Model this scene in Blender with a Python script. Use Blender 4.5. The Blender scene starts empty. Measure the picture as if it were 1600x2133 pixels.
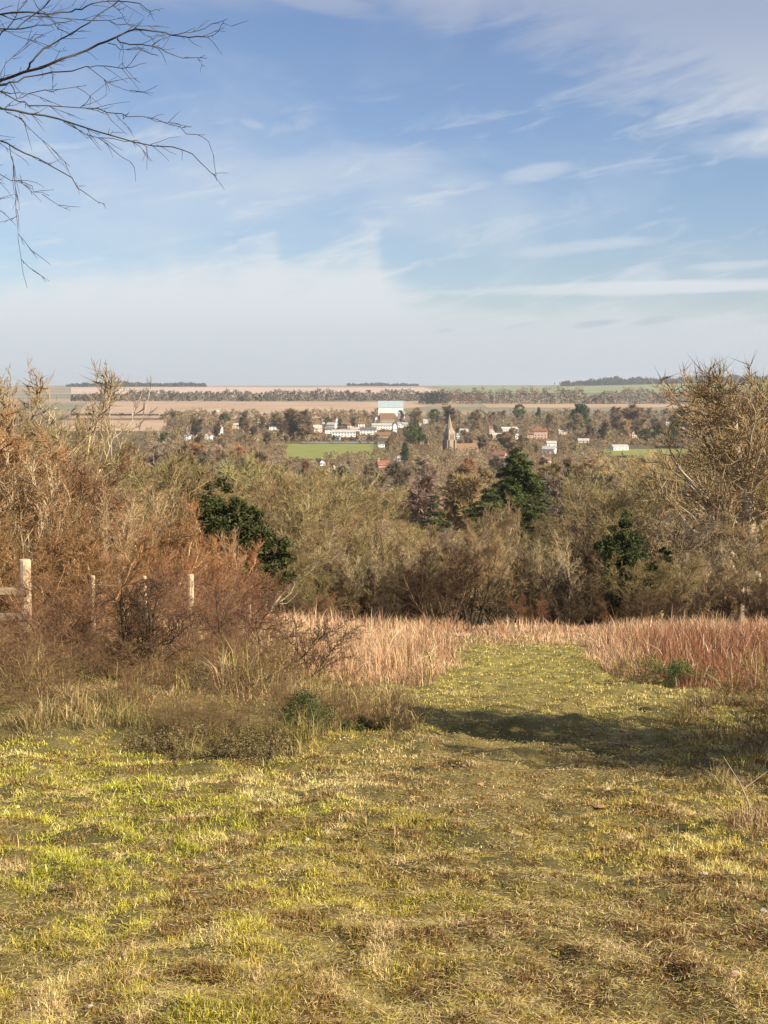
import bpy, math, random
import numpy as np
from mathutils import Vector
R = math.radians
sc = bpy.context.scene
col = sc.collection

# ------------------------------------------------------------------ camera
F, CX, CY, EYE = 2930.0, 800.0, 1066.5, 1.6
PITCH = math.atan((CY - 800.0) / F)
cp, sp = math.cos(PITCH), math.sin(PITCH)
cd = bpy.data.cameras.new("camera")
cam = bpy.data.objects.new("camera", cd)
col.objects.link(cam)
cam.location = (0, 0, EYE)
cam.rotation_euler = (math.pi / 2 - PITCH, 0, 0)
cd.sensor_fit = 'VERTICAL'
cd.sensor_height = 24.0
cd.lens = 24.0 * F / 2133.0
cd.clip_start = 0.1
cd.clip_end = 60000
sc.camera = cam

# ------------------------------------------------------------------ sun, sky, exposure
SUN_DIR = Vector((0.84, -0.46, 0)).normalized()
SUN_EL = R(31)
sd = Vector((SUN_DIR.x * math.cos(SUN_EL), SUN_DIR.y * math.cos(SUN_EL), math.sin(SUN_EL)))
sl = bpy.data.lights.new("sun", 'SUN')
sl.energy = 4.6
sl.angle = R(0.55)
sl.color = (1.0, 0.87, 0.66)
so = bpy.data.objects.new("sun", sl)
so.rotation_euler = sd.to_track_quat('Z', 'Y').to_euler()
so.location = (60, -30, 60)
col.objects.link(so)
sc.view_settings.view_transform = 'Standard'
sc.view_settings.look = 'None'
sc.view_settings.exposure = 1.0
sc.view_settings.gamma = 1.0
sc.render.engine = 'CYCLES'
sc.cycles.max_bounces = 5
sc.cycles.diffuse_bounces = 3
sc.cycles.glossy_bounces = 2
sc.cycles.transmission_bounces = 2
sc.cycles.volume_bounces = 0
sc.cycles.transparent_max_bounces = 6
sc.cycles.use_denoising = True
sc.cycles.denoiser = 'OPENIMAGEDENOISE'
sc.cycles.denoising_input_passes = 'RGB_ALBEDO_NORMAL'
sc.cycles.denoising_prefilter = 'ACCURATE'

world = bpy.data.worlds.new("World")
sc.world = world
world.use_nodes = True


class NT:
    """tiny node helper"""
    def __init__(s, tree):
        s.t = tree
        s.n = tree.nodes
        s.l = tree.links

    def node(s, typ, **kw):
        n = s.n.new(typ)
        for k, v in kw.items():
            setattr(n, k, v)
        return n

    def put(s, sock, v):
        if isinstance(v, (int, float)):
            sock.default_value = v
        elif isinstance(v, tuple):
            sock.default_value = v if len(v) == len(sock.default_value) else v + (1.0,)
        else:
            s.l.new(v, sock)

    def math(s, op, a, b=0.0, c=None, clamp=False):
        n = s.node('ShaderNodeMath', operation=op, use_clamp=clamp)
        s.put(n.inputs[0], a)
        s.put(n.inputs[1], b)
        if c is not None:
            s.put(n.inputs[2], c)
        return n.outputs[0]

    def smooth(s, v, a, b):
        n = s.node('ShaderNodeMapRange', interpolation_type='SMOOTHSTEP')
        s.put(n.inputs[0], v)
        s.put(n.inputs[1], a)
        s.put(n.inputs[2], b)
        return n.outputs[0]

    def mix(s, f, a, b, typ='MIX'):
        n = s.node('ShaderNodeMix', data_type='RGBA', blend_type=typ)
        s.put(n.inputs[0], f)
        s.put(n.inputs[6], a)
        s.put(n.inputs[7], b)
        return n.outputs[2]

    def noise(s, vec, scale, detail=4.0, rough=0.55, dist=0.0):
        n = s.node('ShaderNodeTexNoise')
        s.put(n.inputs['Vector'], vec)
        n.inputs['Scale'].default_value = scale
        n.inputs['Detail'].default_value = detail
        n.inputs['Roughness'].default_value = rough
        n.inputs['Distortion'].default_value = dist
        return n.outputs['Fac']

    def vec(s, x, y, z=0.0):
        n = s.node('ShaderNodeCombineXYZ')
        s.put(n.inputs[0], x)
        s.put(n.inputs[1], y)
        s.put(n.inputs[2], z)
        return n.outputs[0]


w = NT(world.node_tree)
w.n.clear()
wout = w.node('ShaderNodeOutputWorld')
bg = w.node('ShaderNodeBackground')
w.l.new(bg.outputs[0], wout.inputs[0])
sky = w.node('ShaderNodeTexSky', sky_type='NISHITA')
sky.sun_disc = False
sky.sun_elevation = SUN_EL
sky.sun_rotation = math.atan2(SUN_DIR.x, SUN_DIR.y)
sky.altitude = 100
sky.air_density = 1.0
sky.dust_density = 0.3
sky.ozone_density = 4.0
tc = w.node('ShaderNodeTexCoord')
sx = w.node('ShaderNodeSeparateXYZ')
w.l.new(tc.outputs['Generated'], sx.inputs[0])
X, Y, Z = sx.outputs
# azimuth and elevation, written in the photograph's row and column units so the clouds can be described plainly
azn = w.math('ARCTAN2', X, Y)
eln = w.math('ARCSINE', Z)
U = w.math('MULTIPLY', azn, 2.93)          # thousands of px right of centre
V = w.math('MULTIPLY', eln, 2.93)          # thousands of px above the horizon (horizon = 0)
big = w.noise(w.vec(w.math('MULTIPLY', U, 1.0), w.math('MULTIPLY', V, 2.2), 3.1), 1.7, 5, 0.55, 0.3)
fine = w.noise(w.vec(w.math('MULTIPLY', U, 1.6), w.math('ADD', w.math('MULTIPLY', V, 7.0), w.math('MULTIPLY', U, -1.5)), 7.7), 3.0, 6, 0.62, 0.6)
fine2 = w.noise(w.vec(w.math('MULTIPLY', U, 2.0), w.math('MULTIPLY', V, 16.0), 1.2), 2.4, 5, 0.6, 0.3)
# 1: haze bank near the horizon, whose upper edge has wind-blown teeth on the left
edge = w.node('ShaderNodeFloatCurve')
cu = edge.mapping.curves[0]
pts = [(-.80, .232), (-.60, .245), (-.47, .262), (-.43, .275), (-.40, .255), (-.33, .262), (-.27, .285), (-.235, .300), (-.20, .262),
       (-.13, .270), (-.06, .292), (-.025, .305), (.0, .265), (.05, .220), (.14, .175), (.4, .16), (.8, .15)]
cu.points[0].location = (0.0, .23)
cu.points[1].location = (1.0, .15)
for (a, b) in pts:
    cu.points.new((a + 1) / 2, b)
for p in cu.points:
    p.handle_type = 'AUTO_CLAMPED'
edge.mapping.update()
w.put(edge.inputs['Value'], w.math('MULTIPLY_ADD', U, 0.5, 0.5, clamp=True))
ev = edge.outputs[0]
dv = w.math('SUBTRACT', ev, V)
dv = w.math('ADD', dv, w.math('MULTIPLY', w.math('SUBTRACT', big, 0.5), 0.10))
dv = w.math('ADD', dv, w.math('MULTIPLY', w.math('SUBTRACT', fine, 0.5), 0.16))
bank = w.math('MULTIPLY', w.smooth(dv, -0.03, 0.075), 0.94)
low = w.smooth(V, 0.62, 0.0)
# 2: grey-lilac veil in the upper right, thin veil along the top
diag = w.math('ADD', w.math('ADD', w.math('MULTIPLY', U, 0.55), V), w.math('MULTIPLY', w.math('SUBTRACT', big, 0.5), 0.55))
veil = w.math('MULTIPLY', w.smooth(w.math('ADD', diag, w.math('MULTIPLY', w.math('SUBTRACT', fine, 0.5), 0.3)), 0.74, 0.95), 0.72)
veil = w.math('MULTIPLY', veil, w.smooth(V, 0.36, 0.50))
top = w.math('MULTIPLY', w.smooth(w.math('ADD', V, w.math('MULTIPLY', w.math('SUBTRACT', big, 0.5), 0.18)), 0.70, 0.80), 0.5)
# 3: thin cirrus everywhere
cir = w.math('MULTIPLY', w.smooth(fine, 0.50, 0.74), 0.50)
cir = w.math('MULTIPLY', cir, w.smooth(V, 0.68, 0.46))
cir2 = w.math('MULTIPLY', w.smooth(big, 0.44, 0.70), 0.38)


def spot(u0, v0, ru, rv, amp, slope=0.0):
    a = w.math('DIVIDE', w.math('SUBTRACT', U, u0), ru)
    b = w.math('DIVIDE', w.math('SUBTRACT', w.math('SUBTRACT', V, v0), w.math('MULTIPLY', w.math('SUBTRACT', U, u0), slope)), rv)
    r2 = w.math('ADD', w.math('MULTIPLY', a, a), w.math('MULTIPLY', b, b))
    r2 = w.math('ADD', r2, w.math('MULTIPLY', w.math('SUBTRACT', fine2, 0.5), 1.6))
    return w.math('MULTIPLY', w.smooth(r2, 1.2, 0.0), amp)


c = bank
for s_ in (spot(.55, .194, .46, .016, .85, .012), spot(-.27, .522, .03, .010, .28, -.25), spot(.31, .425, .08, .022, .45, .15),
           spot(-.12, .425, .25, .045, .22, .1), spot(.40, .276, .18, .016, .45, .08), spot(.74, .47, .16, .03, .28, .0),
           spot(-.18, .765, .20, .026, .5, -.2), spot(.70, .235, .10, .012, .45, 0.02), veil, top, cir, cir2):
    inv = w.math('MULTIPLY', w.math('SUBTRACT', 1.0, c, clamp=True), w.math('SUBTRACT', 1.0, s_, clamp=True))
    c = w.math('SUBTRACT', 1.0, inv)
skyc = w.node('ShaderNodeVectorMath', operation='SCALE')
w.l.new(sky.outputs[0], skyc.inputs[0])
skyc.inputs['Scale'].default_value = 1.0
grade = w.mix(1.0, skyc.outputs[0], (1.20, 1.09, 1.13), 'MULTIPLY')
cloud = w.mix(w.smooth(V, 0.02, 0.20), (5.9, 6.3, 6.9), (7.2, 7.5, 7.8))
cloud = w.mix(w.smooth(V, 0.45, 0.75), cloud, (4.4, 4.8, 6.0))
dark = w.math('ADD', w.math('ADD', spot(.43, .122, .06, .009, .9, .10), spot(.55, .128, .05, .008, .9, .15)),
              w.math('ADD', spot(.125, .11, .022, .006, .5, 0.1), w.math('ADD', spot(.27, .118, .04, .006, .4, .2), spot(.78, .124, .05, .008, .35, 0))))
cloud = w.mix(w.math('MULTIPLY', dark, 0.75), cloud, (4.0, 4.7, 5.8))
mixc = w.mix(w.math('MULTIPLY', c, 0.9), grade, cloud)
# pale air low down
mixc = w.mix(w.math('MULTIPLY', w.smooth(V, 0.22, -0.02), 0.6), mixc, (5.5, 6.15, 6.8))
w.l.new(mixc, bg.inputs[0])
bg.inputs[1].default_value = 0.0535

# ------------------------------------------------------------------ helpers
def ground_px(x, d, z):
    """photo column and row of a world point"""
    s = (z - EYE) / d
    yr = (s * cp + sp) / (cp - s * sp)
    k = cp + yr * sp
    return CX + F * x / d * k, CY - F * yr


def at(px, py, d):
    """world point at distance d (metres along Y) seen in photo column px, row py"""
    xr, yr = (px - CX) / F, -(py - CY) / F
    k = d / (cp + yr * sp)
    return Vector((xr * k, d, EYE + (-sp + yr * cp) * k))


def hash2(ix, iy, seed):
    h = (ix.astype(np.int64) * 374761393 + iy.astype(np.int64) * 668265263 + seed * 974634777) & 0xffffffff
    h = ((h ^ (h >> 13)) * 1274126177) & 0xffffffff
    h ^= h >> 16
    return h / 4294967295.0


def vnoise(x, y, seed=0):
    ix, iy = np.floor(x), np.floor(y)
    fx, fy = x - ix, y - iy
    fx, fy = fx * fx * (3 - 2 * fx), fy * fy * (3 - 2 * fy)
    a, b = hash2(ix, iy, seed), hash2(ix + 1, iy, seed)
    c_, d_ = hash2(ix, iy + 1, seed), hash2(ix + 1, iy + 1, seed)
    return (a * (1 - fx) + b * fx) * (1 - fy) + (c_ * (1 - fx) + d_ * fx) * fy


def fbm(x, y, seed=0, octv=3):
    s, a, t = 0, 1.0, 0
    for i in range(octv):
        s = s + a * vnoise(x * 2 ** i, y * 2 ** i, seed + i * 17)
        t += a
        a *= 0.5
    return s / t


def sstep(v, a, b):
    t = np.clip((v - a) / (b - a), 0, 1)
    return t * t * (3 - 2 * t)


PROF = [(-60, 6.0), (0, 0.0), (29, -3.8), (45, -6.2), (60, -9.2), (80, -13), (100, -16.5), (150, -23.5), (200, -28.5), (250, -32.5), (400, -42.5),
        (700, -52.5), (1000, -57.5), (1300, -58.8), (1600, -58), (2000, -54.5), (2400, -48.5), (3000, -42), (4000, -36), (5000, -28),
        (6500, -18), (8000, -9), (9500, -5), (12000, -30), (16000, -120)]
_ld = np.concatenate([np.linspace(-60, 0, 61)[:-1], np.geomspace(1, 16001, 3000) - 1])
_lz = np.interp(_ld, [p[0] for p in PROF], [p[1] for p in PROF])
_k = np.ones(81) / 81
_lz2 = np.convolve(np.pad(_lz, 40, mode='edge'), _k, mode='valid')
_m = _ld > 24
_lzs = np.where(_m, _lz2, _lz)


def ground(x, y):
    x = np.asarray(x, float)
    y = np.asarray(y, float)
    z = np.interp(y, _ld, _lzs)
    near = sstep(y, 60, 30)
    b = 0.10 * (fbm(x / 1.5, y / 1.5, 3, 2) - .5) + 0.14 * (fbm(x / .34, y / .34, 9, 2) - .5)
    b = b + 0.035 * (fbm(x / .1, y / .1, 19, 1) - .5) * sstep(y, 16, 9)
    # the worn hollow across the path and the low bank on the left edge
    b = b - 0.14 * np.exp(-((y - 13.4) / .8) ** 2) * sstep(x, 0.2, 1.2)
    b = b + 0.10 * np.exp(-((y - 12.2 + .1 * x) / .5) ** 2) * sstep(x, 2.2, .6) * sstep(x, -1.8, -.6)
    b = b + 0.25 * sstep(x, -.4 - .0 * y, -2.2) * sstep(y, 12, 16)
    z = z + b * near
    z = z + 0.8 * (fbm(x / 40, y / 40, 5) - .5) * sstep(y, 60, 150)
    z = z + 22 * sstep(x / np.maximum(y, 1), .10, .24) * sstep(y, 4000, 8500)
    z = z + 5 * (fbm(x / 900, y / 900, 31, 2) - .5) * sstep(y, 4500, 7000)
    return z


def gz(x, y):
    return float(ground(np.array([x]), np.array([y]))[0])


def place(px, d):
    """ground point at distance d under photo column px"""
    x = (px - CX) / F * d
    for _ in range(3):
        z = gz(x, d)
        s = (z - EYE) / d
        yr = (s * cp + sp) / (cp - s * sp)
        x = (px - CX) / F * d / (cp + yr * sp)
    return Vector((x, d, gz(x, d)))


def dist_of_row(py, dmin=2.0, dmax=9000):
    """first distance at which the plain ground profile is seen in photo row py"""
    lo, hi = dmin, dmax
    f = lambda d: ground_px(0, d, float(np.interp(d, _ld, _lzs)))[1]
    for _ in range(50):
        m = (lo + hi) / 2
        if f(m) > py:
            lo = m
        else:
            hi = m
    return lo


def mesh_np(name, V_, loops, sizes, mat=None, colors=None, smooth=False):
    me = bpy.data.meshes.new(name)
    V_ = np.asarray(V_, np.float32)
    loops = np.asarray(loops, np.int32).ravel()
    sizes = np.asarray(sizes, np.int32)
    me.vertices.add(len(V_))
    me.vertices.foreach_set('co', V_.ravel())
    me.loops.add(len(loops))
    me.loops.foreach_set('vertex_index', loops)
    me.polygons.add(len(sizes))
    st = np.concatenate([[0], np.cumsum(sizes)[:-1]]).astype(np.int32)
    me.polygons.foreach_set('loop_start', st)
    me.polygons.foreach_set('loop_total', sizes)
    if smooth:
        me.polygons.foreach_set('use_smooth', np.ones(len(sizes), bool))
    if colors is not None:
        ca = me.color_attributes.new('tint', 'FLOAT_COLOR', 'POINT')
        c4 = np.ones((len(V_), 4), np.float32)
        c4[:, :3] = colors
        ca.data.foreach_set('color', c4.ravel())
    me.update(calc_edges=True)
    if mat:
        me.materials.append(mat)
    return me


def link(name, me, parent=None, loc=None):
    o = bpy.data.objects.new(name, me)
    col.objects.link(o)
    if parent:
        o.parent = parent
    if loc is not None:
        o.location = loc
    return o


def empty(name, loc, rz=0.0, s=1.0):
    o = bpy.data.objects.new(name, None)
    o.empty_display_size = .5
    col.objects.link(o)
    o.location = loc
    o.rotation_euler = (0, 0, rz)
    o.scale = (s, s, s) if not isinstance(s, tuple) else s
    return o


def tag(o, label=None, cat=None, group=None, kind=None):
    for k, v in (('label', label), ('category', cat), ('group', group), ('kind', kind)):
        if v:
            o[k] = v
    return o


class MB:
    def __init__(s):
        s.v, s.f = [], []

    def add(s, vs, fs):
        b = len(s.v)
        s.v += [tuple(v) for v in vs]
        s.f += [tuple(b + i for i in f) for f in fs]

    def box(s, x0, x1, y0, y1, z0, z1):
        s.add([(x0, y0, z0), (x1, y0, z0), (x1, y1, z0), (x0, y1, z0), (x0, y0, z1), (x1, y0, z1), (x1, y1, z1), (x0, y1, z1)],
              [(0, 3, 2, 1), (4, 5, 6, 7), (0, 1, 5, 4), (1, 2, 6, 5), (2, 3, 7, 6), (3, 0, 4, 7)])

    def tube(s, pts, rads, n=6, cap=True):
        b = len(s.v)
        pts = [Vector(p) for p in pts]
        ref = Vector((0.13, 0.21, 0.97))
        for i, p in enumerate(pts):
            t = (pts[min(i + 1, len(pts) - 1)] - pts[max(i - 1, 0)]).normalized()
            u = t.cross(ref)
            if u.length < .05:
                u = t.cross(Vector((1, 0, 0)))
            u.normalize()
            v = t.cross(u)
            r = rads[i] if isinstance(rads, (list, tuple)) else rads
            for k in range(n):
                a = 2 * math.pi * k / n
                s.v.append(tuple(p + (u * math.cos(a) + v * math.sin(a)) * r))
        for i in range(len(pts) - 1):
            for k in range(n):
                a, b2 = b + i * n + k, b + i * n + (k + 1) % n
                s.f.append((a, a + n, b2 + n, b2))
        if cap:
            s.f.append(tuple(b + k for k in range(n)))
            s.f.append(tuple(b + (len(pts) - 1) * n + k for k in reversed(range(n))))

    def build(s, name, mat, parent=None, loc=None, smooth=False):
        me = bpy.data.meshes.new(name)
        me.from_pydata(s.v, [], s.f)
        if smooth:
            me.polygons.foreach_set('use_smooth', np.ones(len(s.f), bool))
        me.update()
        if mat:
            me.materials.append(mat)
        return link(name, me, parent, loc)


# ------------------------------------------------------------------ materials
def mat_new(name):
    m = bpy.data.materials.new(name)
    m.use_nodes = True
    t = NT(m.node_tree)
    b = m.node_tree.nodes['Principled BSDF']
    b.inputs['Roughness'].default_value = .85
    b.inputs['Specular IOR Level'].default_value = .15
    return m, t, b


def mat_bark(name, noise_scale=1.2, amp=.55, rnd=.35):
    """bark or twig: object colour, varied per object and along the wood"""
    m, t, b = mat_new(name)
    oi = t.node('ShaderNodeObjectInfo')
    tc_ = t.node('ShaderNodeTexCoord')
    n1 = t.noise(tc_.outputs['Object'], noise_scale, 3)
    k = t.math('ADD', 1 - amp / 2 - rnd / 2, t.math('ADD', t.math('MULTIPLY', n1, amp), t.math('MULTIPLY', oi.outputs['Random'], rnd)))
    v = t.node('ShaderNodeVectorMath', operation='SCALE')
    t.l.new(oi.outputs['Color'], v.inputs[0])
    t.l.new(k, v.inputs['Scale'])
    t.l.new(v.outputs[0], b.inputs['Base Color'])
    return m


def mat_plain(name, c_, amp=.3, scale=3.0, rough=.8, spec=.2, c2=None, bump=0.0):
    m, t, b = mat_new(name)
    tc_ = t.node('ShaderNodeTexCoord')
    n1 = t.noise(tc_.outputs['Object'], scale, 5, .6)
    c2 = c2 or tuple(x * (1 - amp) for x in c_)
    t.l.new(t.mix(t.smooth(n1, .3, .7), c2, c_), b.inputs['Base Color'])
    b.inputs['Roughness'].default_value = rough
    b.inputs['Specular IOR Level'].default_value = spec
    if bump:
        bp = t.node('ShaderNodeBump')
        bp.inputs['Strength'].default_value = bump
        t.l.new(n1, bp.inputs['Height'])
        t.l.new(bp.outputs[0], b.inputs['Normal'])
    return m


def mat_leafy(name, transl=.25):
    """foliage or grass blades: colour attribute if any times object colour"""
    m, t, b = mat_new(name)
    return m, t, b


M = {}
M['bark'] = mat_bark('bark', 1.2, .6)
M['twig'] = mat_bark('twig', 0.55, .7)
# ground under the grass
m, t, b = mat_new('meadow_soil')
tcg = t.node('ShaderNodeTexCoord').outputs['Object']
n1 = t.noise(tcg, .9, 6, .6)
n2 = t.noise(tcg, 7.0, 5, .65)
n4 = t.noise(tcg, 70.0, 4, .7)
n3 = t.noise(tcg, .012, 5, .6)
c1 = t.mix(t.smooth(n2, .35, .7), (.075, .048, .02), (.17, .115, .045))
c1 = t.mix(t.smooth(n4, .38, .62), c1, (.28, .23, .08))
c2 = t.mix(t.smooth(n1, .35, .65), c1, (.10, .085, .03))
sxg = t.node('ShaderNodeSeparateXYZ')
t.l.new(tcg, sxg.inputs[0])
c2 = t.mix(t.smooth(sxg.outputs[1], 13, 21), c2, t.mix(t.smooth(n2, .35, .7), (.15, .125, .04), (.30, .26, .07)))
farc = t.mix(t.smooth(n3, .35, .65), (.15, .10, .055), (.13, .095, .05))
vfar = t.mix(t.smooth(t.noise(tcg, .0016, 3, .5), .4, .6), (.20, .19, .12), (.36, .27, .19))
vfar = t.mix(t.smooth(sxg.outputs[0], 100, 900), vfar, (.17, .185, .115))
cf = t.mix(t.smooth(sxg.outputs[1], 28, 36), c2, farc)
cf = t.mix(t.smooth(sxg.outputs[1], 1900, 2600), cf, vfar)
t.l.new(cf, b.inputs['Base Color'])
bp = t.node('ShaderNodeBump')
bp.inputs['Strength'].default_value = .5
bp.inputs['Distance'].default_value = .03
t.l.new(t.math('ADD', n2, t.math('MULTIPLY', n4, .6)), bp.inputs['Height'])
t.l.new(bp.outputs[0], b.inputs['Normal'])
M['meadow'] = m
# blades
def blade_mat(name, use_obj=False, tr=.3):
    m, t, b = mat_new(name)
    at_ = t.node('ShaderNodeAttribute')
    at_.attribute_name = 'tint'
    c_ = at_.outputs['Color']
    if use_obj:
        oi = t.node('ShaderNodeObjectInfo')
        c_ = t.mix(1.0, c_, oi.outputs['Color'], 'MULTIPLY')
    t.l.new(c_, b.inputs['Base Color'])
    b.inputs['Roughness'].default_value = .7
    tr = tr * .6
    tr_ = t.node('ShaderNodeBsdfTranslucent')
    t.l.new(c_, tr_.inputs[0])
    mx = t.node('ShaderNodeMixShader')
    mx.inputs[0].default_value = tr
    out = m.node_tree.nodes['Material Output']
    t.l.new(b.outputs[0], mx.inputs[1])
    t.l.new(tr_.outputs[0], mx.inputs[2])
    t.l.new(mx.outputs[0], out.inputs[0])
    return m
M['blade'] = blade_mat('grass_blade')
M['leaf'] = blade_mat('leaf', True, .2)

# ------------------------------------------------------------------ terrain (one sheet to the horizon)
def build_terrain():
    ys = np.concatenate([np.linspace(-60, 3.4, 30)[:-1], np.arange(3.4, 18, .045), np.arange(18, 34, .09), np.geomspace(34, 15500, 330)])
    us = np.concatenate([-np.geomspace(1, .30, 60)[:-1], np.linspace(-.30, .30, 301), np.geomspace(.30, 1, 60)[1:]])
    YY, UU = np.meshgrid(ys, us, indexing='ij')
    XX = UU * (9 + .9 * np.maximum(YY, 0))
    ZZ = ground(XX, YY)
    V_ = np.stack([XX, YY, ZZ], -1).reshape(-1, 3)
    ny, nu = len(ys), len(us)
    i = (np.arange(ny - 1)[:, None] * nu + np.arange(nu - 1)[None]).ravel()
    q = np.stack([i, i + 1, i + nu + 1, i + nu], -1)
    me = mesh_np('ground', V_, q, np.full(len(q), 4), M['meadow'], smooth=True)
    tag(link('ground', me), 'grassy hillside falling away into the wide valley', 'ground', kind='structure')


build_terrain()


def field_sheet(name, poly, mat, label, cat, lift=.5, n=60, m_=14, kind='structure'):
    """a field draped over the terrain: poly = (d0, d1, [left x/y ratio near, far], [right ratio near, far])"""
    d0, d1, (la, lb), (ra, rb) = poly
    ds = np.geomspace(d0, d1, m_)
    T = np.linspace(0, 1, n)
    vs = []
    for i, d in enumerate(ds):
        s = i / (m_ - 1)
        l, r = la + (lb - la) * s, ra + (rb - ra) * s
        x = (l + (r - l) * T) * d
        wob = (fbm(T * 7 + s, T * 0 + d0, 5, 2) - .5) * (d1 - d0) * .06
        y = np.full(n, d) + (wob if i in (0, m_ - 1) else 0)
        vs.append(np.stack([x, y, ground(x, y) + lift], -1))
    V_ = np.concatenate(vs)
    i = (np.arange(m_ - 1)[:, None] * n + np.arange(n - 1)[None]).ravel()
    q = np.stack([i, i + 1, i + n + 1, i + n], -1)
    me = mesh_np(name, V_, q, np.full(len(q), 4), mat, smooth=True)
    return tag(link(name, me), label, cat, kind=kind)


def ratio(px):
    return (px - CX) / F


# fields
M['plough'] = mat_plain('ploughed_soil', (.47, .33, .22), .22, .006, c2=(.36, .25, .165))
M['plough2'] = mat_plain('ploughed_soil_far', (.56, .42, .33), .15, .002)
M['pitch'] = mat_plain('pitch_grass', (.24, .255, .065), .2, .05)
M['pasture'] = mat_plain('pasture_grass', (.25, .27, .13), .2, .004)
M['tarmac'] = mat_plain('tarmac', (.24, .23, .22), .2, .1)
field_sheet('ploughed_field', (dist_of_row(872), dist_of_row(836.5), (ratio(150), ratio(190)), (ratio(700), ratio(1010))), M['plough'],
            'wide bare tan ploughed field beyond the village on the left', 'field')
field_sheet('stubble_field', (dist_of_row(899), dist_of_row(876), (ratio(120), ratio(130)), (ratio(345), ratio(350))), M['plough'],
            'narrow tan field strip below the round dark tree on the left', 'field')
field_sheet('ploughed_field', (dist_of_row(850), dist_of_row(842), (ratio(1015), ratio(1000)), (ratio(1640), ratio(1640))), M['plough'],
            'thin pale strip of bare field behind the village on the right', 'field')
field_sheet('ploughed_field', (4600, 7000, (ratio(150), ratio(150)), (ratio(930), ratio(880))), M['plough2'],
            'pale pinkish bare field on the skyline at the left', 'field', 1.0)
field_sheet('pasture', (4700, 8000, (ratio(960), ratio(900)), (ratio(1700), ratio(1750))), M['pasture'],
            'pale green pasture rising to the skyline on the right', 'field', 1.0)
field_sheet('playing_field', (dist_of_row(958), dist_of_row(925.5), (ratio(592), ratio(600)), (ratio(800), ratio(790))), M['pitch'],
            'bright green playing field in front of the white village houses', 'field', .3)
field_sheet('paddock', (dist_of_row(958), dist_of_row(936), (ratio(1240), ratio(1260)), (ratio(1440), ratio(1430))), M['pitch'],
            'small green paddock with a dark hedge across it at the right', 'field', .3)
field_sheet('village_road', (dist_of_row(924.6), dist_of_row(921), (ratio(628), ratio(628)), (ratio(802), ratio(802))), M['tarmac'],
            'pale grey lane along the far edge of the playing field', 'road', .45, 40, 4)

# ------------------------------------------------------------------ grass blades
rng = np.random.default_rng(7)


def blade_mesh(name, x, y, h, wd, lean, colr, z=None, curve=.5):
    n = len(x)
    z = ground(x, y) - .004 if z is None else z
    a = rng.uniform(0, 2 * np.pi, n)
    la = rng.uniform(0, 2 * np.pi, n)
    sx_, sy_ = np.cos(a) * wd / 2, np.sin(a) * wd / 2
    lx, ly = np.cos(la) * np.sin(lean), np.sin(la) * np.sin(lean)
    lz = np.cos(lean)
    base = np.stack([x, y, z], -1)
    mid = base + np.stack([lx * h * .5 * (1 - curve * .4), ly * h * .5 * (1 - curve * .4), lz * h * .55], -1)
    tip = base + np.stack([lx * h * (1 + curve * .3), ly * h * (1 + curve * .3), lz * h * (1 - curve * .25)], -1)
    side = np.stack([sx_, sy_, np.zeros(n)], -1)
    V_ = np.empty((n, 5, 3), np.float32)
    V_[:, 0] = base - side
    V_[:, 1] = base + side
    V_[:, 2] = mid - side * .8
    V_[:, 3] = mid + side * .8
    V_[:, 4] = tip
    i = np.arange(n)[:, None] * 5
    loops = np.concatenate([i + 0, i + 1, i + 3, i + 2, i + 2, i + 3, i + 4], 1)
    sizes = np.tile([4, 3], n)
    C = np.repeat(colr[:, None, :], 5, 1).astype(np.float32)
    return mesh_np(name, V_.reshape(-1, 3), loops, sizes, M['blade'], C.reshape(-1, 3))


_dd = np.linspace(2.5, 45.5, 4000)
_s = (np.interp(_dd, _ld, _lzs) - EYE) / _dd
_row = CY - F * ((_s * cp + sp) / (cp - _s * sp))   # falls with distance while the ground is in view


def scatter(n, px0, px1, py0, py1):
    """ground points spread evenly over the ground as it is seen from the path (dense near, sparse far)"""
    px = rng.uniform(px0, px1, n)
    py = rng.uniform(py0, py1, n)
    d = np.interp(-py, -_row, _dd)
    yr = -(py - CY) / F
    return px, py, (px - CX) / F * d / (cp + yr * sp), d


def inside(px, py, poly):
    px = px + 70 * (fbm(px / 45., py / 14., 211, 3) - .5)
    py = py + 26 * (fbm(px / 60., py / 20., 212, 3) - .5)
    r = np.zeros(len(px), bool)
    j = len(poly) - 1
    for i in range(len(poly)):
        xi, yi = poly[i]
        xj, yj = poly[j]
        cnd = ((yi > py) != (yj > py)) & (px < (xj - xi) * (py - yi) / (yj - yi + 1e-9) + xi)
        r ^= cnd
        j = i
    return r


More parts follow.
